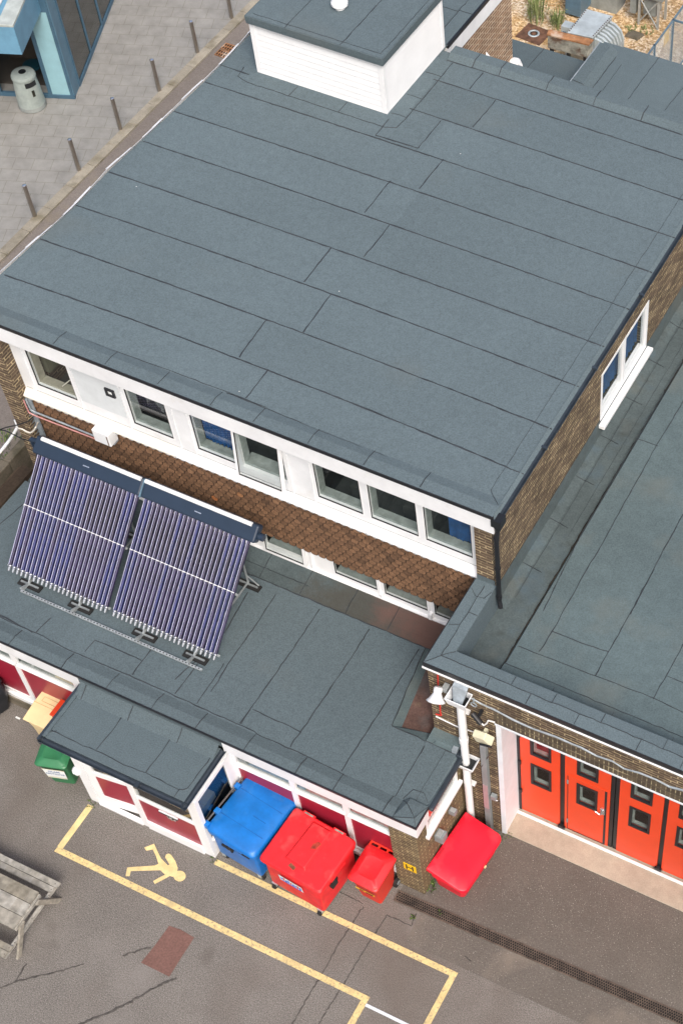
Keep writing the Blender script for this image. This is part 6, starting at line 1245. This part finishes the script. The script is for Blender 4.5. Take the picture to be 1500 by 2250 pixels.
t = thing('steel_stand', (-7, 26, 0), 'grey equipment box on a cross-braced steel stand in the gravel', 'stand')
l1 = P(1402, 53, z=0); l2 = P(1440, 67, z=0); L4 = [(l1.x, l1.y), (l2.x + .02, l1.y), (l2.x + .02, l1.y + .55), (l1.x, l1.y + .55)]
g = MB()
for x_, y_ in L4: g.box(x_ - .03, y_ - .03, 0, x_ + .03, y_ + .03, 1.25)
build(g, 'leg', GALV, t)
g = MB(); g.cyl((L4[0][0], L4[0][1] - .035, .1), (L4[1][0], L4[1][1] - .035, .95), .02, n=6); g.cyl((L4[1][0], L4[1][1] - .05, .1), (L4[0][0], L4[0][1] - .05, .95), .02, n=6); build(g, 'cross_brace', GALV, t)
g = MB(); g.box(L4[0][0] - .15, L4[0][1] - .1, 1.0, L4[1][0] + .15, L4[2][1] + .1, 1.6); g.box(L4[0][0] + .1, L4[0][1] + .05, .35, L4[1][0] - .1, L4[2][1] - .05, 1.0); g.box(L4[0][0] - .3, L4[0][1] + .0, .3, L4[0][0] - .12, L4[0][1] + .2, 1.4); build(g, 'box', GREYEQ, t, bevel=.01)
p = P(1172, 75, z=0); t = thing('rusted_cover', (p.x, p.y, 0), 'square rust brown cover plate with a round ring lying in the gravel', 'cover')
g = MB(); g.add([(p.x + a, p.y + b_, .025) for a, b_ in ((-.42, -.35), (.38, -.42), (.45, .30), (-.35, .38))] + [(p.x + a, p.y + b_, .0) for a, b_ in ((-.42, -.35), (.38, -.42), (.45, .30), (-.35, .38))], [(0, 1, 2, 3), (4, 5, 1, 0), (5, 6, 2, 1), (6, 7, 3, 2), (7, 4, 0, 3)]); build(g, 'plate', RUSTP, t)
g = MB(); g.lathe((p.x, p.y, .026), [(.17, 0), (.16, .01), (.12, .012), (.11, 0)], 24, mi=0); g.lathe((p.x, p.y, .03), [(.08, 0), (.05, .02)], 16, mi=1); build(g, 'ring', [TANK, RUSTP], t)
t = thing('flat_stone', (-7, 25.4, 0), 'flat dark stone slab lying in the gravel under the steel stand', 'stone'); p = P(1392, 78, z=0); g = MB(); g.tub([(p.x - .25, p.y - .18, 0), (p.x + .2, p.y - .2, 0), (p.x + .28, p.y + .15, 0), (p.x - .2, p.y + .2, 0)], [(p.x - .2, p.y - .14, .07), (p.x + .15, p.y - .17, .08), (p.x + .22, p.y + .12, .07), (p.x - .16, p.y + .16, .06)]); build(g, 'slab', MOSSY, t, bevel=.02)
# mesh fence
FZ = 2.1; e = P(1478, 42, z=FZ); s0 = P(1425, 115, z=FZ); t = thing('mesh_fence', (e.x, e.y, 0), 'grey steel mesh fence panel at the right of the gravel transformer yard', 'fence')
x_ = e.x; ys_ = [s0.y - .8, s0.y + .35, e.y, e.y + 1.3, e.y + 2.6]
for yv in ys_: g = MB(); g.box(x_ - .03, yv - .03, 0, x_ + .03, yv + .03, FZ); build(g, 'post', BLUEG, t)
g = MB(); g.box(x_ - .02, ys_[0], FZ - .05, x_ + .02, ys_[-1], FZ); g.box(x_ - .02, ys_[0], .1, x_ + .02, ys_[-1], .14); r_ = P(1455, 5, z=FZ); g.box(r_.x - 1.5, ys_[-1] - .02, FZ - .05, x_ + 2.5, ys_[-1] + .02, FZ); g.box(x_, ys_[2] - .02, FZ - .05, x_ + 2, ys_[2] + .02, FZ); build(g, 'rail', BLUEG, t)
g = MB(); yv = ys_[0]; L_ = ys_[-1] - ys_[0]; k = -FZ
while k < L_:
    a0_, a1_ = max(0, k), min(L_, k + FZ); g.cyl((x_, ys_[0] + a0_, a0_ - k), (x_, ys_[0] + a1_, a1_ - k), .004, n=4, cap=False); g.cyl((x_ + .006, ys_[0] + a0_, FZ - (a0_ - k)), (x_ + .006, ys_[0] + a1_, FZ - (a1_ - k)), .004, n=4, cap=False); k += .075
build(g, 'wire_mesh', GALV, t)
p = P(1463, 82, x=x_ - .02); g = MB(); g.box(x_ - .03, p.y - .16, p.z - .2, x_ - .022, p.y + .16, p.z + .2); build(g, 'warning_plate', SIGNY, t)
# litter fragment
p = P(40, 1578, z=.005); g = MB(); g.box(p.x - .05, p.y - .015, .004, p.x + .05, p.y + .02, .02); tag(build(g, 'litter_scrap', LABELW), 'small white scrap on the tarmac in front of the left maroon panels', 'litter')
